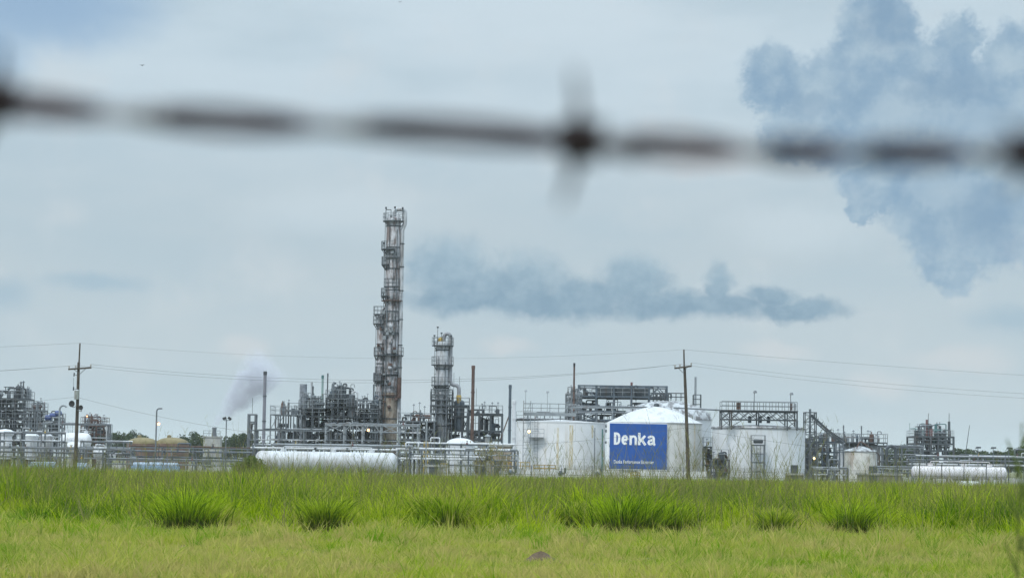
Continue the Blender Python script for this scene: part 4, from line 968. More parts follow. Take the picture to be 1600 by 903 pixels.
pipe_rack('low pipes left of the right horizontal tank', 1372, 1432, 280, [(740, 3), (731, 3)], 2.4, 1.8, PALE, seed=78, pw=.14)
# red flange plate pipes left of conveyor / cream tank low stuff
pipe_rack('low cluttered pipes between the lattice tower and the cream tank', 1276, 1322, 285, [(742, 3), (732, 3)], 2.0, 1.8, PALE, [STEEL, PALE, RUST, WHITE], seed=79, pw=.14, loops=.12)
# far tower block
t, zs, wd = block('process_structure', 'distant dark process tower with red vent standing alone at the right', 1430, 1490, 450, [712, 703, 692.5, 681.5], 9, 5, DARK, [(1, 0, 'x'), (3, 2, '/'), (2, 1, '/'), (3, 3, 'x')], (2, 3), None, [8, 11, 12, 14, 14], 81, [DARK, BLUE_ST, DARK, TEAL, STEEL], 2.6, .34, 1)
for (px, py, wq, m_) in ((1451, 655, .28, RED), (1453.5, 645, .06, DARK), (1486, 658, .3, DARK), (1486, 645, .07, DARK), (1465, 662, .3, TEAL), (1457, 664, .4, DARK), (1472, 665, .25, DARK), (1478, 671, .4, DARK), (1434, 672, .4, DARK)):
    mb = MB(); xq = X(px, 450, 680) - X(1460, 450, 690); mb.tube((xq, 2, zs[-2]), (xq, 2, Z(px, py, 450)), wq, 8, wq * .8); mb.build('vent_pipe', m_, t, True)
MB().box(-wd * .1, -wd * .02, 1, 2, zs[-1], zs[-1] + 1.5).build('red_cabinet', RED, t)
# crane boom
D = 380
t = thing('crane_boom', 'thin slanting crane boom right of the distant process tower', 'crane', (X(1505, D, 710), D, 0))
a_ = Vector((0, 0, 0)); b_ = P(1515, 664, D) - Vector((X(1505, D, 710), D, 0)); mb = MB(); mb.tube((0, 0, 1.5), b_, .09, 6, .04); mb.build('boom', DARK, t)
MB().box(-1, 1.2, -.8, .8, .5, 2.2).build('cab', YEL, t); MB().box(-1.6, 1.8, -1, 1, 0, .5).build('crawler_base', BLACK, t)
# yellow items
for i, (x0, x1, ya, yb, D, lb) in enumerate(((790, 800, 722, 733, 268, 'orange-yellow guard rail left of the rust-streaked tank'), (806, 828, 722, 733, 268, 'yellow guard rail at the left foot of the rust-streaked tank'), (834, 868, 726, 736, 266, 'long yellow guard rail before the rust-streaked tank'),
    (662, 668, 690, 712, 272, 'tall yellow caged ladder below the second column'), (688, 698, 724, 732, 258, 'small yellow valve guard near the corrugated shed'), (986, 1000, 738, 746, 262, 'yellow guard rail under the blue sign'))):
    A_, B_ = X(x0, D, 725), X(x1, D, 725); z0, z1 = Z(x0, yb, D), Z(x0, ya, D); wd = B_ - A_; z0 = max(z0, 0.1)
    t = thing('guard_rail', lb, 'railing', ((A_ + B_) / 2, D, 0), 0); n = max(2, round(wd / .6))
    for q in range(n + 1): mb = MB(); mb.beam((-wd / 2 + wd * q / n, 0, 0), (-wd / 2 + wd * q / n, 0, z1), .09); mb.build('post', YEL, t)
    mb = MB()
    for zq in np.linspace(z0, z1, 3 if z1 - z0 < 1.2 else 6): mb.beam((-wd / 2, -.05, zq), (wd / 2, -.05, zq), .09)
    mb.build('rail', YEL, t)
# white containment wall
D = 263
A_, B_ = X(780, D, 740), X(1104, D, 740)
t = thing('containment_wall', 'low whitewashed concrete wall along the feet of the tanks', 'wall', ((A_ + B_) / 2, D, 0))
L = B_ - A_; n = 12
for i in range(n):
    hgt = 1.05 + .06 * ((i * 7) % 3) - (0.25 if i % 5 == 2 else 0)
    MB().box(-L / 2 + L * i / n + .02, -L / 2 + L * (i + 1) / n - .02, 0, .3, 0, hgt).build('wall_panel', WCONC, t)
for (px, wq, lb, m_) in ((800, 16, 'dark pump skid on the wall at the left foot of the rusty tank', BLUE_ST), (878, 14, 'small dark pump by the wall in front of the rusty tank', DARK), (935, 12, 'grey cabinet by the dark post between the tanks', BLUE_ST)):
    t = thing('pump_skid', lb, 'pump', (X(px, 260, 740), 260, 0)); k = 260 / F
    MB().box(-wq * k / 2, wq * k / 2, 0, .8, 0, .3).build('base', CONC, t)
    mb = MB(); hcyl(mb, -wq * k * .4, wq * k * .1, .4, .65, .3, 10); mb.build('motor', m_, t, True)
    mb = MB(); mb.pipe(elbowed([(wq * k * .1, .4, .65), (wq * k * .35, .4, .65), (wq * k * .35, .4, 1.25)], .2), .12, 8); mb.build('pipe', m_, t, True)
for (px, yt, D, wq, lb) in ((941, 670, 262, 2.3, 'thick dark green post between the rusty tank and the signed tank'), (929, 668, 263, 1.4, 'thin grey post in front of the rusty tank'), (665.5, 655, 250, 2.0, 'pale upright post in front of the low pipe tangle'), (785.5, 663, 262, 1.2, 'thin pale post beside the block house')):
    t = thing('upright_post', lb, 'post', (X(px, D, 705), D, 0)); z_ = Z(px, yt, D)
    mb = MB(); mb.tube((0, 0, 0), (0, 0, z_), wq / 2 * D / F, 8); mb.build('shaft', {941: TEAL, 929: STEEL}.get(px, PALE), t, True)
    MB().box(-.25, .25, -.25, .25, 0, .25).build('footing', CONC, t)

# ------------------------------------------------------------------ lamp posts
D = 258
t = thing('lamp_post', 'tall pole with curved head and a lit orange lamp by the brown tanks', 'lamp', (X(243.5, D, 690), D, 0)); z_ = Z(243, 638, D)
mb = MB(); mb.pipe([(0, 0, 0), (0, 0, z_ - .3), (.08, 0, z_ - .1), (.25, 0, z_), (.45, 0, z_)], .085, 8); mb.build('pole', STEEL, t, True)
MB().box(.3, .62, -.1, .1, z_ - .08, z_ + .06).build('lamp_head', STEEL, t)
zl = Z(247, 662, D); MB().box(-.02, .3, -.05, .05, zl + .1, zl + .2).build('bracket', STEEL, t); lampbox(t, (.28, -.1, zl), ORANGE_L, .14)
D = 252
t = thing('floodlight_pole', 'slim pole with two floodlights left of the steel portal', 'floodlight', (X(353, D, 690), D, 0)); z_ = Z(353, 655, D)
mb = MB(); mb.tube((0, 0, 0), (0, 0, z_), .06, 8); mb.build('pole', STEEL, t, True)
mb = MB(); mb.beam((-.3, 0, z_ - .1), (.4, 0, z_ - .1), .06); mb.build('crossarm', STEEL, t)
for s, a in ((-.22, .3), (.35, -.7)):
    mb = MB(); c, s_ = math.cos(a), math.sin(a)
    for V in [(-.2, -.14, -.13), (.2, -.14, -.13), (.2, .14, -.13), (-.2, .14, -.13), (-.2, -.14, .13), (.2, -.14, .13), (.2, .14, .13), (-.2, .14, .13)]:
        mb.v.append((s + V[0] * c - V[2] * s_, V[1], z_ + .1 + V[0] * s_ + V[2] * c))
    mb.f = [(0, 3, 2, 1), (4, 5, 6, 7), (0, 1, 5, 4), (1, 2, 6, 5), (2, 3, 7, 6), (3, 0, 4, 7)]; mb.build('floodlight', BLACK, t)
for (px, py, D, lm, lb) in ((575.5, 672, 281, ORANGE_L, 'lit orange lamp on the braced pipe rack'), (1272, 716, 294, YEL_L, 'lit yellow lamp at the foot of the lattice tower'), (136, 650, 338, ORANGE_L, 'faint lit lamp over the brownish deck')):
    t = thing('wall_lamp', lb, 'lamp', tuple(P(px, py, D)))
    MB().box(-.15, .15, .12, .3, -.05, .3).build('housing', STEEL, t); lampbox(t, (0, -.05, 0), lm, .15 if px != 136 else .09)
    mb = MB(); mb.tube((0, .3, .1), (0, 1.4, .1), .03, 5); mb.build('bracket', STEEL, t)
base = None
for i, (px, lb) in enumerate(((1528, 'yard light on a thin post, leftmost of three at the right'), (1553, 'yard light on a thin post, middle of three at the right'), (1579, 'yard light on a thin post, rightmost of three at the right'))):
    D = 290; loc = (X(px, D, 712), D + i * .5, 0)
    if base is None:
        t = thing('yard_light', lb, 'lamp', loc, 0, 'yard lights at the right'); z_ = Z(px, 699.5, D)
        mb = MB(); mb.tube((0, 0, 0), (0, 0, z_), .05, 6); mb.build('pole', STEEL, t)
        mb = MB(); mb.box(-.2, .35, -.15, .15, z_ - .05, z_ + .15); mb.box(-.28, -.2, -.12, .12, z_ - .12, z_ + .05); mb.build('lamp_head', DARK, t); base = t
    else:
        c = base.copy(); col.objects.link(c); c.location = loc; c['label'] = lb
        for ch in base.children: q = ch.copy(); col.objects.link(q); q.parent = c

# ------------------------------------------------------------------ fences
def fence(label, x0, x1, D, h, sp, m=DARK, name='wire_fence'):
    A_, B_ = X(x0, D, 740), X(x1, D, 740); L = B_ - A_; n = round(L / sp)
    t = thing(name, label, 'fence', ((A_ + B_) / 2, D, 0))
    for i in range(n + 1):
        x = -L / 2 + L * i / n; mb = MB(); mb.tube((x, 0, 0), (x, 0, h + .12 * ((i * 5) % 3)), .05, 6)
        mb.beam((x, 0, h), (x, -.25, h + .35), .05); mb.build('post', m, t)
    mb = MB()
    for z in (h * .99, h * .5, .1): mb.tube((-L / 2, -.06, z), (L / 2, -.06, z), .018, 4)
    for q in (.12, .24, .36): mb.tube((-L / 2, -q * .7, h + q), (L / 2, -q * .7, h + q), .01, 4)
    mb.build('top_wires', WIREM, t)
    mb = MB(); s = .3; x = -L / 2
    while x < L / 2 - h:
        mb.beam((x, -.03, .1), (x + h, -.03, h), .007); mb.beam((x + h, -.035, .1), (x, -.035, h), .007); x += s
    mb.build('chain_link', STEEL, t)
fence('dark-posted wire fence in front of the right horizontal tank', 1402, 1680, 236, 2.1, 2.4)
fence('grey wire fence crossing in front of the plant on the left', -60, 398, 236, 1.9, 3.0, STEEL)
fence('grey wire fence in front of the tanks and low pipes', 640, 1400, 236, 1.2, 3.2, STEEL)

# ------------------------------------------------------------------ utility poles and wires
D = 190
def pt(px, py): return P(px, py, D)
def pole(label, base, mid, top, r0, r1, arm, eq):
    b = pt(*base); b.z = 0
    t = thing('utility_pole', label, 'pole', tuple(b))
    m_ = pt(*mid) - b; tp = pt(*top) - b
    mb = MB(); mb.pipe(bend((0, 0, 0), tuple(m_), tuple(m_ * .5 + Vector((.04, 0, 0)))) , r0, 12, r1); mb.build('shaft', WOOD, t, True)
    mb = MB(); mb.tube(m_ + Vector((.02, -.12, -1.6)), tp, .075, 8, .06); mb.build('top_extension', WOOD, t, True)
    (ax0, ay0), (ax1, ay1) = arm; a0 = pt(ax0, ay0) - b; a1 = pt(ax1, ay1) - b; a0.y = a1.y = -.2
    mb = MB(); mb.beam(a0, a1, .13); mb.build('crossarm', WOOD, t)
    mb = MB(); c = (a0 + a1) / 2
    for q in (.25, .75): 
        s = a0.lerp(a1, q); mb.beam(s + Vector((0, .02, -.05)), Vector((c.x, -.13, c.z - .45)), .04)
    mb.build('arm_brace', STEEL, t)
    pts = []
    for q in (.03, .32, .97):
        s = a0.lerp(a1, q) + Vector((0, 0, .06)); mb = MB(); mb.lathe([(.03, 0), (.03, .06), (.07, .08), (.07, .14), (.045, .16), (.06, .2), (.03, .24), (.01, .25)], s.x, s.y, 10, cz=s.z); mb.build('insulator', CER, t, True)
        pts.append(b + s + Vector((0, 0, .22)))
    return t, b, b + tp, pts
tL, bL, topL, insL = pole('left utility pole with grey transformer can and floodlights', (117, 740), (123, 566), (125, 536), .17, .11, ((107.5, 577), (143.5, 574.5)), True)
tR, bR, topR, insR = pole('leaning wooden utility pole in front of the signed tank', (1076, 750), (1069.5, 572), (1068.5, 546), .17, .11, ((1053.5, 575.5), (1080.5, 572)), False)
b = bL
def rel(px, py, y=0): v = pt(px, py) - b; v.y += y; return v
mb = MB(); c = rel(120.3, 624, -.3); mb.lathe([(.01, 0), (.17, 0), (.19, .05), (.19, .72), (.2, .74), (.15, .8), (.01, .82)], c.x, c.y, 16, cz=c.z); mb.build('transformer', CLAD, tL, True)
for (px, py, sg) in ((114.5, 631, 1), (128.5, 637, -1)):
    c = rel(px, py, -.45); mb = MB(); s = .26 if sg > 0 else .2
    mb.lathe([(.02, -.25), (s * .6, -.22), (s, .12), (s * 1.05, .2), (.01, .16)], c.x, 0, 12, cz=0)
    mb.v = [(c.x + (x - c.x) * .9 , c.y - z * 1.1, c.z + y) for (x, y, z) in mb.v]
    mb.build('floodlight', BLACK, tL, True)
    mb = MB(); q = rel(119.5, py + 3.5, -.1); mb.pipe(elbowed([(q.x, q.y, q.z), (c.x, q.y - .1, q.z - .12), (c.x, c.y, c.z - .1)], .1), .03, 6); mb.build('bracket', STEEL, tL)
for (px, py) in ((116, 588), (115, 610)):
    c = rel(px, py, -.15); mb = MB(); mb.tube(c, c + Vector((.02, 0, .3)), .05, 6); mb.beam(c + Vector((0, 0, .15)), (rel(121, py).x, -.1, c.z + .1), .04); mb.build('fuse_cutout', DARK, tL)
mb = MB(); c0 = rel(115.5, 590, -.15); c1 = rel(115, 608, -.15); mb.tube(c0, c1, .012, 4); mb.build('jumper_wire', DARK, tL)
wn = [0]
def wire(label, a, b_, sagpt=None, r=.008, group='overhead wires', sag=None):
    a = Vector(a); b_ = Vector(b_); m_ = (a + b_) / 2
    if sagpt is not None: m_.z = sagpt
    elif sag: m_.z -= sag
    c = m_ * 2 - (a + b_) / 2
    pts = bend(a, b_, c, 24); o = MB().pipe(pts, r, 5).build('overhead_wire', WIREM)
    tag(o, label, 'wire', group)
def zmid(a, b_, py):
    px = 800 + ((a.x + b_.x) / 2) / D * F; return Z(px, py, D)
wire('top wire running between the two utility pole tips', topL, topR, zmid(topL, topR, 560), .006)
wire('upper cross-arm wire between the utility poles', insL[2], insR[0], zmid(insL[2], insR[0], 594), .009)
wire('lower cross-arm wire between the utility poles', insL[1], insR[1], zmid(insL[1], insR[1], 598), .009)
wire('top wire leaving the left frame edge from the left pole', topL, pt(-500, 560), sag=.1)
wire('cross-arm wire leaving the left edge, nearer the pole shaft', insL[1], pt(-500, 583), sag=.5)
wire('cross-arm wire leaving the left edge from the arm tip', insL[0], pt(-500, 585), sag=.5)
wire('top wire falling to the right edge from the right pole', topR, P(1900, 602, D), sag=.25)
wire('upper cross-arm wire falling to the right edge', insR[2], P(1900, 626, D), sag=.6)
wire('lower cross-arm wire falling to the right edge', insR[1], P(1900, 631, D), sag=.75)
cL = bL + rel(119, 620, -.1); cR = P(1071, 668, D)
wire('low slack cable from the left pole sinking behind the plant view', cL, cR, Z(600, 695, D), .009)
wire('low cable rising off the left edge from the left pole', cL, pt(-400, 655), sag=.3, r=.009)
wire('low slack cable from the right pole across the wide tank', cR, P(1900, 735, D), sag=1.0, r=.009)
# birds
for (px, py, Db, lb) in ((222, 103, 140, 'tiny dark bird high at the upper left'), (625, 4, 200, 'tiny dark bird at the very top of the sky')):
    c = P(px, py, Db); V = [(-.3, 0, .06), (-.12, -.06, .1), (0, -.05, .03), (.12, -.06, .1), (.3, 0, .05), (.12, .06, .08), (0, .16, .0), (-.12, .06, .08), (0, 0, -.06), (0, -.16, .0)]
    mb = MB(); mb.add(V, [(0, 1, 7), (1, 2, 6, 7), (2, 3, 5, 6), (3, 4, 5), (1, 9, 3, 2), (9, 8, 2), (2, 8, 6), (9, 1, 8), (9, 8, 3), (1, 7, 8), (3, 8, 5), (7, 6, 8), (5, 8, 6)])
    o = mb.build('bird', BLACK); o.location = c; o.scale = (.6, .6, .6); tag(o, lb, 'bird')

# ------------------------------------------------------------------ trees
def leaf_mat(name, c1, c2, tr=.3):
    m = bpy.data.materials.new(name); m.use_nodes = True; T = NT(m.node_tree); T.n.clear()
    at = T.node('ShaderNodeAttribute', attribute_name='rnd').outputs['Fac']
    ccol = T.mix(at, c1, c2)
    d = T.node('ShaderNodeBsdfDiffuse'); T.put(d.inputs[0], ccol); tl = T.node('ShaderNodeBsdfTranslucent'); T.put(tl.inputs[0], ccol)
    mx_ = T.node('ShaderNodeMixShader'); mx_.inputs[0].default_value = tr; T.l.new(d.outputs[0], mx_.inputs[1]); T.l.new(tl.outputs[0], mx_.inputs[2])
    o = T.node('ShaderNodeOutputMaterial'); T.l.new(mx_.outputs[0], o.inputs[0]); return m
LEAF = leaf_mat('tree_leaves', (.018, .035, .015, 1), (.07, .10, .03, 1))
def np_mesh(name, V, quads, tris, m, attrs=None):
    me = bpy.data.meshes.new(name); nv = len(V); nq = len(quads); nt = len(tris)
    me.vertices.add(nv); me.vertices.foreach_set('co', V.astype(np.float32).ravel())
    me.loops.add(nq * 4 + nt * 3); me.polygons.add(nq + nt)
    me.loops.foreach_set('vertex_index', np.concatenate([quads.ravel(), tris.ravel()]).astype(np.int32))
    ls = np.concatenate([np.arange(nq) * 4, nq * 4 + np.arange(nt) * 3]).astype(np.int32)
    me.polygons.foreach_set('loop_start', ls)
    for k_2, a in (attrs or {}).items():
        at = me.attributes.new(k_2, 'FLOAT', 'POINT'); at.data.foreach_set('value', a.astype(np.float32))
    me.update(calc_edges=True); me.materials.append(m)
    o = bpy.data.objects.new(name, me); col.objects.link(o); return o
def crown_mesh(seed, wd, h, nclump, nleaf, leaf):
    g = np.random.default_rng(seed); V = []; A = []
    cs = []
    for i in range(nclump):
        th = g.uniform(0, 6.28); z = g.uniform(.25, 1); rad = wd / 2 * math.sqrt(max(.05, 1 - ((z - .55) / .5) ** 2)) * g.uniform(.3, 1)
        cs.append((rad * math.cos(th), rad * math.sin(th), z * h, g.uniform(.10, .2) * wd, g.uniform(0, 1)))
    for (x, y, z, r, tone) in cs:
        d = g.normal(size=(nleaf, 3)); d /= np.linalg.norm(d, axis=1)[:, None]; pos = d * r * g.uniform(.5, 1.05, (nleaf, 1)) * np.array([1, 1, .75]) + np.array([x, y, z])
        a = g.normal(size=(nleaf, 3)); a /= np.linalg.norm(a, axis=1)[:, None]; bq = np.cross(a, g.normal(size=(nleaf, 3))); bq /= np.linalg.norm(bq, axis=1)[:, None]
        s = leaf * g.uniform(.6, 1.3, (nleaf, 1))
        V.append(np.stack([pos - a * s, pos - bq * s * .6, pos + a * s, pos + bq * s * .6], 1).reshape(-1, 3))
        A.append(np.repeat(np.clip(tone * .6 + g.uniform(0, .4, nleaf), 0, 1), 4))
    V = np.concatenate(V); n = len(V) // 4
    return V, np.arange(n * 4).reshape(n, 4), np.concatenate(A)
protos = []
def make_tree(seed, wd, h, loc, label):
    t = thing('tree', label, 'tree', loc, 0, 'far trees on the horizon')
    V, q, A = crown_mesh(seed, wd, h, 26, 70, .32)
    o = np_mesh('crown', V, q, np.zeros((0, 3), int), LEAF, {'rnd': A}); o.parent = t
    mb = MB(); mb.tube((0, 0, 0), (.1, 0, h * .6), .22, 8, .1)
    rn = random.Random(seed)
    for i in range(5):
        a = rn.uniform(0, 6.28); z = h * rn.uniform(.25, .5); mb.tube((0, 0, z), (wd * .3 * math.cos(a), wd * .3 * math.sin(a), z + h * .3), .1, 6, .04)
    mb.build('trunk', BARK, t, True); return t
tspots = [(152, 683), (163, 678), (176, 677), (188, 681), (200, 680), (211, 677), (288, 686), (300, 679), (312, 684), (322, 690), (345, 692), (362, 686), (372, 681), (384, 682), (395, 684), (140, 688), (222, 684), (232, 690), (-10, 688),
          (1408, 700), (1413, 698), (1424, 704), (1437, 708), (1496, 706), (1504, 704), (1535, 709), (1546, 707), (1562, 709), (1572, 709), (1590, 705), (1600, 700), (1615, 698), (1640, 700), (1388, 706), (1516, 709), (1524, 706)]
whr = ('left of the brown tanks', 'between the brown tanks and the steel portal', 'near the distant process tower', 'at the right edge of the horizon')
for i, (px, py) in enumerate(tspots):
    Dt = 560 + (i * 67) % 170; h = Z(px, py, Dt); loc = (X(px, Dt, py), Dt, 0)
    wh = whr[0] if px < 245 else whr[1] if px < 500 else whr[2] if px < 1520 else whr[3]
    ctr = sum(1 for (a, _) in tspots[:i] if (whr[0] if a < 245 else whr[1] if a < 500 else whr[2] if a < 1520 else whr[3]) == wh)
    lab = 'dark green far tree %s' % wh
    if i < 4:
        hh = 8.0; t = make_tree(100 + i, 7.5 + i, hh, loc, lab); t.scale = (1, 1, h / hh); protos.append(t)
    else:
        s = protos[i % 4]; t = s.copy(); col.objects.link(t); t.location = loc; t['label'] = lab; t.scale = (.7 + (i % 5) * .12, 1, h / 8.0); t.rotation_euler = (0, 0, i * 1.3)
        for ch in s.children: c = ch.copy(); col.objects.link(c); c.parent = t
# shrub
for (px, yt, wpx, Dt, lb, gcol) in ((398, 716, 64, 205, 'dark green shrub at the left end of the long white tank', None), (770, 697, 60, 240, 'dry olive bush before the block house', 1)):
    t = thing('shrub', lb, 'shrub', (X(px, Dt, 725), Dt, 0)); h = Z(px, yt, Dt)
    V, q, A = crown_mesh(int(px), wpx * Dt / F, h, 34 if not gcol else 22, 130 if not gcol else 40, .09)
    o = np_mesh('foliage', V, q, np.zeros((0, 3), int), leaf_mat('olive_shrub_leaves', (.06, .09, .02, 1), (.16, .21, .05, 1)) if not gcol else leaf_mat('dry_leaves', (.16, .14, .07, 1), (.30, .26, .13, 1)), {'rnd': A}); o.parent = t
    mb = MB(); rn = random.Random(9)
    for i in range(9): a = rn.uniform(0, 6.28); mb.tube((.1 * math.cos(a), .1 * math.sin(a), 0), (h * .5 * math.cos(a), h * .3 * math.sin(a), h * .8), .03, 5, .01)
    mb.build('stems', BARK, t)

# ------------------------------------------------------------------ grass
def grass_mat(name, base, tip, dry, drys, tr=.42, foot_shade=None):
    m = bpy.data.materials.new(name); m.use_nodes = True; T = NT(m.node_tree); T.n.clear()
    rn = T.node('ShaderNodeAttribute', attribute_name='rnd').outputs['Fac']; tt = T.node('ShaderNodeAttribute', attribute_name='t').outputs['Fac']
    pos = T.node('ShaderNodeNewGeometry').outputs['Position']
    c = T.mix(T.ss(T.m('ADD', T.m('MULTIPLY', rn, .8), T.m('MULTIPLY', T.noise(pos, .22, 4, .6), .5)), .3, .95), base, tip)
    nd = T.m('ADD', T.m('MULTIPLY', rn, .35), T.noise(pos, .5, 4, .6))
    c = T.mix(T.ss(nd, drys[0], drys[1], 0, drys[2]), c, dry)
    c = T.mix(T.m('MULTIPLY', T.ss(tt, .55, 1.0), drys[3]), c, dry)
    if foot_shade: c = T.mix(T.ss(tt, .2, .6), foot_shade, c)     # shade of the hollow painted into the blade colour round the foot
    d = T.node('ShaderNodeBsdfDiffuse'); T.put(d.inputs[0], c); tl = T.node('ShaderNodeBsdfTranslucent'); T.put(tl.inputs[0], c)
    mx_ = T.node('ShaderNodeMixShader'); mx_.inputs[0].default_value = tr; T.l.new(d.outputs[0], mx_.inputs[1]); T.l.new(tl.outputs[0], mx_.inputs[2])
    o = T.node('ShaderNodeOutputMaterial'); T.l.new(mx_.outputs[0], o.inputs[0]); return m
G_SHORT = grass_mat('short_grass_blades', (.15, .30, .008, 1), (.38, .46, .022, 1), (.50, .41, .16, 1), (.46, .88, .82, .22))
G_TALL = grass_mat('tall_grass_blades', (.05, .15, .002, 1), (.42, .54, .008, 1), (.44, .36, .13, 1), (.68, .95, .75, .25))
G_TUS = grass_mat('tussock_blades', (.035, .10, .004, 1), (.24, .36, .012, 1), (.28, .27, .12, 1), (.9, 1.2, .5, .15))
G_STALK = grass_mat('seed_stalks_dry', (.10, .14, .03, 1), (.30, .31, .09, 1), (.20, .16, .10, 1), (.5, .9, .7, .5), .2)
def vnoise(x, y, s, seed):
    g = np.random.default_rng(seed); T = g.random((64, 64)); x = x / s + 31.7; y = y / s + 17.3
    xi = np.floor(x).astype(int); yi = np.floor(y).astype(int); fx = x - xi; fy = y - yi; fx = fx * fx * (3 - 2 * fx); fy = fy * fy * (3 - 2 * fy)
    a = T[xi % 64, yi % 64]; b_ = T[(xi + 1) % 64, yi % 64]; c = T[xi % 64, (yi + 1) % 64]; d = T[(xi + 1) % 64, (yi + 1) % 64]
    return (a * (1 - fx) + b_ * fx) * (1 - fy) + (c * (1 - fx) + d * fx) * fy
def blade_arrays(x, y, h, w, lean, g, nseg=2, az=None, droop=.0, z0=None):
    n = len(x); az = g.uniform(0, 2 * math.pi, n) if az is None else az
    fa = g.uniform(-.9, .9, n)                      # blade face direction: mostly facing +-y
    wx, wy = np.cos(fa) * w / 2, np.sin(fa) * w / 2
    dx, dy = np.cos(az) * lean * h, np.sin(az) * lean * h
    rows = []; T = []
    for s in range(nseg):
        t = s / nseg; px = x + dx * t ** 1.8; py = y + dy * t ** 1.8; pz = h * (t - droop * t ** 3)
        ww = 1 - .45 * t
        rows += [np.stack([px - wx * ww, py - wy * ww, pz], 1), np.stack([px + wx * ww, py + wy * ww, pz], 1)]; T += [t, t]
    rows.append(np.stack([x + dx, y + dy, h * (1 - droop)], 1)); T.append(1.0)
    k = len(rows); V = np.stack(rows, 1).reshape(-1, 3)
    if z0 is not None: V[:, 2] += np.repeat(z0, k)
    b_ = np.arange(n)[:, None] * k
    Q = np.concatenate([b_ + np.array([[2 * s, 2 * s + 1, 2 * s + 3, 2 * s + 2]]) for s in range(nseg - 1)]) if nseg > 1 else np.zeros((0, 4), int)
    Tr = b_ + np.array([[2 * nseg - 2, 2 * nseg - 1, 2 * nseg]])
    return V, Q, Tr, np.repeat(g.random(n), k), np.tile(np.array(T), n)
def merge(parts):
    Vs, Qs, Ts, As, Bs = [], [], [], [], []; o = 0
    for V, Q, T, A, B in parts: Vs.append(V); Qs.append(Q + o); Ts.append(T + o); As.append(A); Bs.append(B); o += len(V)
    return np.concatenate(Vs), np.concatenate(Qs), np.concatenate(Ts), np.concatenate(As), np.concatenate(Bs)
def scatter(n, y0, y1, g, half=.27, pad=2.0):
    y = np.sqrt(g.uniform(y0 ** 2, y1 ** 2, n)); x = g.uniform(-1, 1, n) * (y * half + pad); return x, y
g = np.random.default_rng(5)
EDGE = 56.5
def edge(x): return EDGE + 4.6 * (vnoise(x, x * 0, 6.0, 3) - .5) * 2 + 2.0 * (vnoise(x, x * 0, 1.4, 4) - .5) * 2 - (x / 14.) * .8

def tufts(x, y, n, rad, h, tone, g, w=(.012, .024), lean=(.05, .7), nseg=3, droop=.1):
    """n blades per tuft, radiating from its centre; h and tone per tuft"""
    xr = np.repeat(x, n); yr = np.repeat(y, n); N_ = len(xr)
    an = g.uniform(0, 2 * math.pi, N_); rr = np.abs(g.normal(0, 1, N_)) * np.repeat(rad, n)
    hh = np.repeat(h, n) * g.uniform(.35, 1.1, N_)
    P_ = blade_arrays(xr + rr * np.cos(an), yr + rr * np.sin(an), hh, g.uniform(w[0], w[1], N_), g.uniform(lean[0], lean[1], N_), g, nseg, az=an + g.normal(0, .5, N_), droop=droop)
    k = 2 * nseg + 1
    t_ = np.clip(np.repeat(tone, n) + g.normal(0, .13, N_), 0, 1)
    return P_[0], P_[1], P_[2], np.repeat(t_, k), P_[4]
tus = [(287, 828, 1.2, .25, 'arching dark tussock with pale tips at the left'), (318, 834, .6, .9, 'small straw-tipped tussock beside the arching dark one'), (505, 824, 1.0, .5, 'broad green tussock below the long white tank'),
       (700, 828, 1.1, .3, 'dark green tussock below the second column'), (888, 830, .85, .8, 'brownish tussock below the rust-streaked tank'), (972, 824, 1.3, .2, 'thick dark tussock below the blue sign'), (1050, 822, 1.0, .45, 'green tussock left of the leaning pole foot'),
       (1215, 830, .7, .7, 'pale green tussock below the wide white tank'), (1330, 828, .95, .3, 'dark arching tussock below the cream tank'), ]
TPOS = []
for (px, py, sz, tone, lb) in tus:
    d_ = ray(px, py); tx = d_.x / d_.y * 57.5; ty = float(edge(np.array([tx]))[0]) + 1.6 + 1.7 * math.sin(px * 1.7); TPOS.append((tx * ty / 57.5, ty, sz))
def clear(x, y):
    """True where other grass may grow: each tussock keeps a trampled hollow in front of itself"""
    k = np.ones(len(x), bool)
    for (tx, ty, sz) in TPOS: k &= ~((np.abs(x - tx) < .50 * sz * (1 + .25 * np.sin(y * 3 + tx))) & (y < ty + .15) & (y > ty - 3.6 * sz))
    return k
# short mown strip
x, y = scatter(20000, 33, 64, g)
k_ = y < edge(x) + 2.5; x, y = x[k_], y[k_]
pn = vnoise(x, y, 2.3, 8); pn2 = vnoise(x, y, .7, 9)
h = (.06 + .16 * pn ** 1.5 + .16 * pn2 ** 2) * g.uniform(.6, 1.5, len(x)); h *= np.where(g.random(len(x)) < .05, 1.8, 1)
tone = np.clip(.5 * vnoise(x, y, 3.5, 21) + .5 * g.random(len(x)), 0, 1)
x2, y2 = scatter(2600, 44, 62, g); k_ = (y2 < edge(x2) + 1) & clear(x2, y2) & (g.random(len(x2)) < np.exp(-(edge(x2) - y2) / 5.0) * vnoise(x2, y2, 1.8, 41) * 1.6); x2, y2 = x2[k_], y2[k_]
parts = [tufts(x2, y2, 22, .06 + .08 * g.random(len(x2)), .25 + .4 * g.random(len(x2)), g.random(len(x2)), g, (.011, .026), (.1, .9), 3, .15)]
parts += [tufts(x, y, 13, np.full(len(x), .08), h, tone, g, (.012, .026), (.1, 1.1), 2, .05)]
V, Q, Tr, A, B = merge(parts)
tag(np_mesh('short_grass', V, Q, Tr, G_SHORT, {'rnd': A, 't': B}), 'short yellow-green mown grass across the foreground', 'grass', kind='stuff')
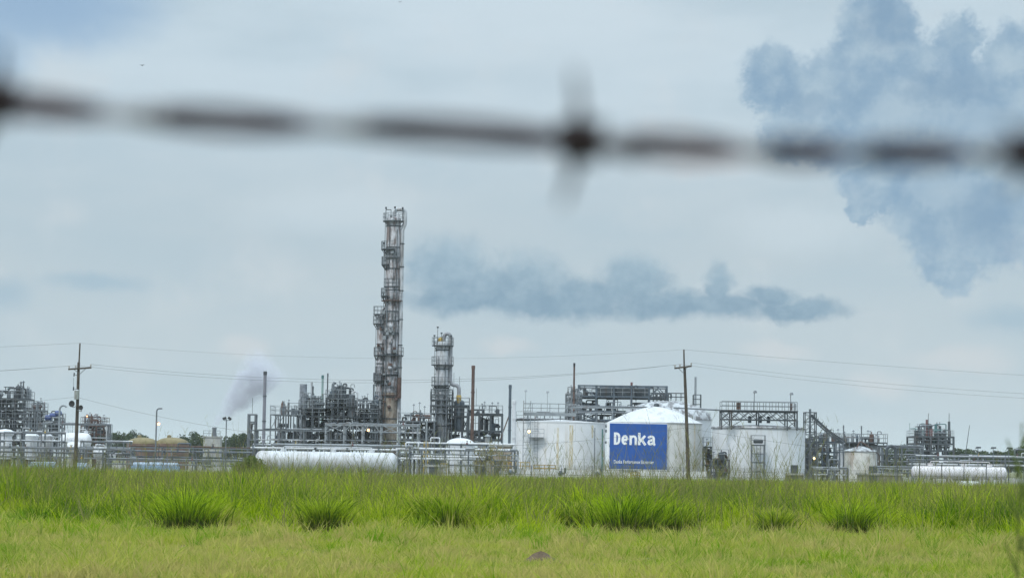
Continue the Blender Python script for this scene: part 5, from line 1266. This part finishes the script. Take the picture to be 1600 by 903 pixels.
# tall grass band
parts = []
def hmap(x, y):
    px = 800 + x / y * F
    base = 1.42 - .00009 * (px - 300)
    return base * (.46 + .60 * vnoise(x, y, 2.6, 12) + .48 * vnoise(x, y, .9, 13))
x, y = scatter(8600, 50, 80, g)
k_ = (y > edge(x) - 3.0 * g.random(len(x)) ** 2) & clear(x, y); x, y = x[k_], y[k_]
rise = np.clip((y - edge(x)) / 6.0 + .22 + .35 * (vnoise(x, y, 1.1, 33) - .5), .2, 1)
tone = np.clip(.55 * vnoise(x, y, 2.8, 22) + .6 * g.random(len(x)) - .08, 0, 1)
h = hmap(x, y) * rise * g.uniform(.72, 1.08, len(x))
parts.append(tufts(x, y, 30, .10 + .12 * g.random(len(x)), h, tone, g, (.013, .032), (.04, .75), 4, .14))
# beyond, lower, coarser
x, y = scatter(90000, 80, 228, g)
h = g.uniform(.3, .8, len(x)) * (.7 + .5 * vnoise(x, y, 6, 19))
parts.append(blade_arrays(x, y, h, g.uniform(.02, .05, len(x)), g.uniform(.1, .5, len(x)), g, 2))
V, Q, Tr, A, B = merge(parts)
tag(np_mesh('tall_grass', V, Q, Tr, G_TALL, {'rnd': A, 't': B}), 'tall bright green grass in front of the plant', 'grass', kind='stuff')
# feathery seed stalks
parts = []
xd, yd = scatter(260, 52, 72, g); kd = (yd > edge(xd)) & clear(xd, yd); xd, yd = xd[kd], yd[kd]     # dead, bleached stalk clumps
parts.append(tufts(xd, yd, 16, .08 + .12 * g.random(len(xd)), .7 + .8 * g.random(len(xd)), .8 + .2 * g.random(len(xd)), g, (.008, .016), (.05, .8), 4, .2))
x, y = scatter(21000, 57, 84, g); k_ = (y > edge(x) + 1.5 + 3 * g.random(len(x))) & clear(x, y); x, y = x[k_], y[k_]
h = hmap(x, y) * g.uniform(.8, 1.25, len(x)) * np.where(g.random(len(x)) < .14, 1.28, 1)
parts.append(blade_arrays(x, y, h, np.full(len(x), .009), g.uniform(.02, .45, len(x)), g, 4))
# tall individual stems with branching heads
xs_, ys_, hs_ = [], [], []
for (xa, xb_, n, yt) in ((0, 180, 14, 680), (200, 400, 24, 640), (400, 560, 14, 690), (560, 700, 30, 645), (700, 830, 26, 660), (830, 1010, 34, 648), (1010, 1130, 34, 620), (1130, 1260, 34, 640), (1260, 1420, 18, 680), (1420, 1600, 16, 700)):
    for i in range(int(n * 2.6)):
        Dd = g.uniform(57, 72); px = g.uniform(xa, xb_); py = yt + (742 - yt) * g.random() ** .55
        xs_.append(X(px, Dd, 740)); ys_.append(Dd); hs_.append(Z(px, py, Dd))
xs_, ys_, hs_ = map(np.array, (xs_, ys_, hs_))
azs = np.where(g.random(len(xs_)) < .5, g.uniform(-.7, .7, len(xs_)), math.pi + g.uniform(-.7, .7, len(xs_)))
ln = g.uniform(.03, .5, len(xs_)); parts.append(blade_arrays(xs_, ys_, hs_, np.full(len(xs_), .012), ln, g, 5, az=azs))
# side sprays on those stems
m_ = 5; xr = np.repeat(xs_, m_); yr = np.repeat(ys_, m_); hr = np.repeat(hs_, m_); lr = np.repeat(ln, m_); ar = np.repeat(azs, m_)
tq_ = g.uniform(.6, .97, len(xr)); xb2 = xr + np.cos(ar) * lr * hr * tq_ ** 1.8; yb2 = yr + np.sin(ar) * lr * hr * tq_ ** 1.8
parts.append(blade_arrays(xb2, yb2, g.uniform(.08, .3, len(xr)), np.full(len(xr), .008), g.uniform(.4, 1.4, len(xr)), g, 2, z0=hr * tq_))
V, Q, Tr, A, B = merge(parts)
tag(np_mesh('seed_stalks', V, Q, Tr, G_STALK, {'rnd': A, 't': B}), 'thin dry seed stalks rising above the tall grass', 'grass', kind='stuff')
# tussocks
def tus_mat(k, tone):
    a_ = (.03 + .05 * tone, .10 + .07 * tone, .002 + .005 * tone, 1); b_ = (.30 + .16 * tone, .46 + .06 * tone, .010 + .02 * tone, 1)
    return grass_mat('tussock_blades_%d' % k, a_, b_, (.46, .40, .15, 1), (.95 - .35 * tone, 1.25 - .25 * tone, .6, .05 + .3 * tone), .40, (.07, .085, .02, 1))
for i, (px, py, s, tone, lb) in enumerate(tus):
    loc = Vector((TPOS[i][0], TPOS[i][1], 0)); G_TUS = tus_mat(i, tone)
    gg = np.random.default_rng(200 + i); s *= .85; n = int(260 + 420 * s); rr2 = np.abs(gg.normal(0, .24 + .22 * gg.random(), n)) * s; an = gg.uniform(0, 6.28, n)
    an = np.where(gg.random(n) < .3, gg.normal(gg.uniform(0, 6.28), .8, n), an)
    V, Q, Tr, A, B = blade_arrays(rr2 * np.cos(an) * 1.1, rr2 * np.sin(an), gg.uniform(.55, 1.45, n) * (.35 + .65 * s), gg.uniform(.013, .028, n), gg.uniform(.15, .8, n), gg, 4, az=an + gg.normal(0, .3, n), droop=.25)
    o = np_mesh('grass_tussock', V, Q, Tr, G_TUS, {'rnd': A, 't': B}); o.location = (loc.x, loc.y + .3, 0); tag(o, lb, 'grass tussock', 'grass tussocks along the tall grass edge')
# bare soil heaps
SOIL = mat('brown_soil', (.12, .085, .05), .95, 0, .4, 9, (.09, .06, .035, 1), .6, (8, 8, 8))
for (px, py, s, lb) in ((845, 880, .42, 'brown soil heap in the mown grass near the bottom centre'), (1400, 842, .35, 'faint brown soil heap in the mown grass at right'), (985, 899, .22, 'small brown soil patch at the bottom edge'), (1255, 842, .2, 'tiny brown soil heap below the wide tank')):
    d_ = ray(px, py); tt_ = -CAMZ / d_.z; loc = Vector((0, 0, CAMZ)) + d_ * tt_; mb = MB(); n = 28; gg = random.Random(int(px)); V = []; Fc = []
    for a in range(7):
        for b2 in range(n):
            an = b2 / n * 6.283; rr3 = s * (a + .01) / 6 * (1 + .2 * math.sin(3 * an + px)); V.append((rr3 * math.cos(an), rr3 * math.sin(an), s * .5 * math.exp(-((a / 6) ** 2) * 3) + gg.uniform(-.02, .02) * (a < 6) - (.03 if a == 6 else 0)))
    for a in range(6):
        for b2 in range(n): Fc.append((a * n + b2, (a + 1) * n + b2, (a + 1) * n + (b2 + 1) % n, a * n + (b2 + 1) % n))
    mb.add(V, Fc); o = mb.build('soil_heap', SOIL, None, True); o.location = (loc.x, loc.y, 0.0); tag(o, lb, 'soil heap')

# ------------------------------------------------------------------ barbed wire close to the lens
Dw = .56
path = [(-2200, 120), (-900, 128), (-300, 140), (0, 160), (200, 181), (500, 197), (700, 205), (905, 221), (1200, 237), (1400, 239), (1600, 240), (1900, 243), (2600, 240), (3900, 225)]
def wp(px):
    for i in range(len(path) - 1):
        if path[i][0] <= px <= path[i + 1][0]:
            q = (px - path[i][0]) / (path[i + 1][0] - path[i][0]); return P(px, path[i][1] + (path[i + 1][1] - path[i][1]) * q, Dw)
    return P(px, path[-1][1], Dw)
nodes = [-2200, -1800, -1450, -1100, -780, -450, -120, 200, 525, 955, 1180, 1330, 1525, 1720, 2000, 2300, 2650, 3000, 3400, 3900]
tb = thing('barbed_wire', 'blurred rusty twisted barbed wire crossing close to the lens', 'barbed wire', tuple(wp(905)))
o0 = wp(905)
for s in (0, 1):
    pts = []
    for px in np.arange(-2200, 3900, 9.0):
        for j in range(len(nodes) - 1):
            if nodes[j] <= px <= nodes[j + 1]: phs = math.pi * (j + (px - nodes[j]) / (nodes[j + 1] - nodes[j])); break
        a = phs + s * math.pi
        # smooth the centre line
        c = (wp(px - 60) + wp(px) * 2 + wp(px + 60)) / 4
        pts.append(c + Vector((0, -math.cos(a), math.sin(a))) * .0020 - o0)
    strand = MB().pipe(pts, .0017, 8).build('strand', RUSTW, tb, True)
    strand.data.materials.append(ZINC_GLINT)      # pale zinc patches at the twists, sky reflection painted into their colour
    xs = np.arange(-2200, 3900, 9.0)
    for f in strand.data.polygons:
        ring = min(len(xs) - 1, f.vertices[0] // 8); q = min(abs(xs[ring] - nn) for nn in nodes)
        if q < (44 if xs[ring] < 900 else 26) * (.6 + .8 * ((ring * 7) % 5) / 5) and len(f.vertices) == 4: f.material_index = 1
for bx, ends in ((905, ((-.0015, -.002, .0175), (-.004, .004, -.0155), (.0145, -.004, -.0052), (.0085, -.003, -.0030))), (-12, ((.002, -.002, .014), (-.012, .003, .006), (-.004, .004, -.014), (.003, -.012, -.004))), (1622, ((.003, -.002, -.016), (-.008, .003, .008), (.006, -.008, .012), (-.006, .010, -.008))), (-850, ((.002, -.002, .014), (-.012, .003, .006))), (2450, ((.002, -.002, .014), (-.012, .003, .006)))):
    c = wp(bx) - o0
    coil = [c + Vector((-.0045 + .0095 * q / 30, .0044 * math.cos(q * 1.1), .0044 * math.sin(q * 1.1))) for q in range(31)]
    ob = MB().pipe(coil, .0014, 6).build('barb', BARB, tb, True)
    mb = MB()
    for e in ends: e = Vector(e); mb.pipe([c + e.normalized() * .002, c + e * .55 + Vector((.0005, 0, 0)), c + e], .0017, 6, .0006)
    mb.build('barb_point', BARB, ob, True)
# near stalks at the right, out of focus
for (px0, px1, yt, Dn, r, lb) in ((1572, 1597, 660, 3.4, .0022, 'blurred brown grass stalk close to the lens at right'), (1586, 1612, 700, 3.0, .002, 'second blurred stalk at the right frame edge')):
    a = P(px0, 1100, Dn); a.z = 0; a.x = P(px0, 903, Dn).x - .02; b2 = P(px1, yt, Dn)
    t = thing('near_grass_stalk', lb, 'grass stalk', tuple(a))
    mb = MB(); mb.pipe([Vector((0, 0, 0)), (b2 - a) * .5 + Vector((-.01, 0, 0)), b2 - a], r, 6, r * .5); mb.build('stem', G_STALK, t)
    mb = MB(); q = b2 - a
    for j in range(7): z_ = q * (.86 + .02 * j); mb.pipe([z_, z_ + Vector((.02 * (-1) ** j, .005, .05))], .003, 5, .001)
    mb.build('seed_head', G_STALK, t)

# ------------------------------------------------------------------ steam plume
a = P(331, 667, 425); b2 = P(418, 572, 425); ax = b2 - a; L = ax.length
m = bpy.data.materials.new('steam'); m.use_nodes = True; T = NT(m.node_tree); T.n.clear()
tcn = T.node('ShaderNodeTexCoord').outputs['Object']; s3 = T.node('ShaderNodeSeparateXYZ'); T.l.new(tcn, s3.inputs[0])
wv = T.vm('ADD', tcn, T.vm('MULTIPLY', T.vm('SUBTRACT', T.noise(tcn, .28, 4, .6, 'Color'), (.5, .5, .5)), (2.0, 2.0, 1.6)))
s4 = T.node('ShaderNodeSeparateXYZ'); T.l.new(wv, s4.inputs[0])
rad = T.vm('LENGTH', T.vm('MULTIPLY', wv, (1, 1, 0)))
RR = T.m('ADD', .65, T.m('MULTIPLY', T.m('MAXIMUM', s3.outputs[2], 0.0), .32))
prof = T.m('SUBTRACT', 1.0, T.m('DIVIDE', rad, RR))
prof = T.ss(prof, 0.0, .7)
fade = T.m('SUBTRACT', 1.0, T.ss(s3.outputs[2], L * .7, L * 1.14))
nz = T.ss(T.noise(wv, .5, 5, .6), .35, .62)
den = T.m('MULTIPLY', T.m('MULTIPLY', T.m('MULTIPLY', prof, fade), nz), 1.5)
vp = T.node('ShaderNodeVolumePrincipled'); vp.inputs['Color'].default_value = (.76, .77, .83, 1); T.put(vp.inputs['Density'], den)
oo = T.node('ShaderNodeOutputMaterial'); T.l.new(vp.outputs[0], oo.inputs['Volume'])
n = 10
mb = MB(); mb.lathe([(.01, -.2)] + [(1.2 + 6.2 * i / n, L * 1.14 * i / n) for i in range(n + 1)] + [(.01, L * 1.16)], 0, 0, 24)
o = mb.build('steam_plume', m); o.location = a; o.rotation_euler = ax.to_track_quat('Z', 'Y').to_euler(); tag(o, 'pale lavender steam plume drifting right from the cooling building', 'steam', kind='stuff')

# ------------------------------------------------------------------ haze
HAZE = 0.00012
mh = bpy.data.materials.new('haze_air'); mh.use_nodes = True; T = NT(mh.node_tree); T.n.clear()
vp = T.node('ShaderNodeVolumePrincipled'); vp.inputs['Color'].default_value = (.86, .91, .96, 1); vp.inputs['Density'].default_value = HAZE
oo = T.node('ShaderNodeOutputMaterial'); T.l.new(vp.outputs[0], oo.inputs['Volume'])
if HAZE > 0:
    o = MB().box(-6050, 6050, -350, 9050, -1, 75).build('haze', mh); tag(o, 'thin pale haze over the whole field and plant', 'haze', kind='stuff')
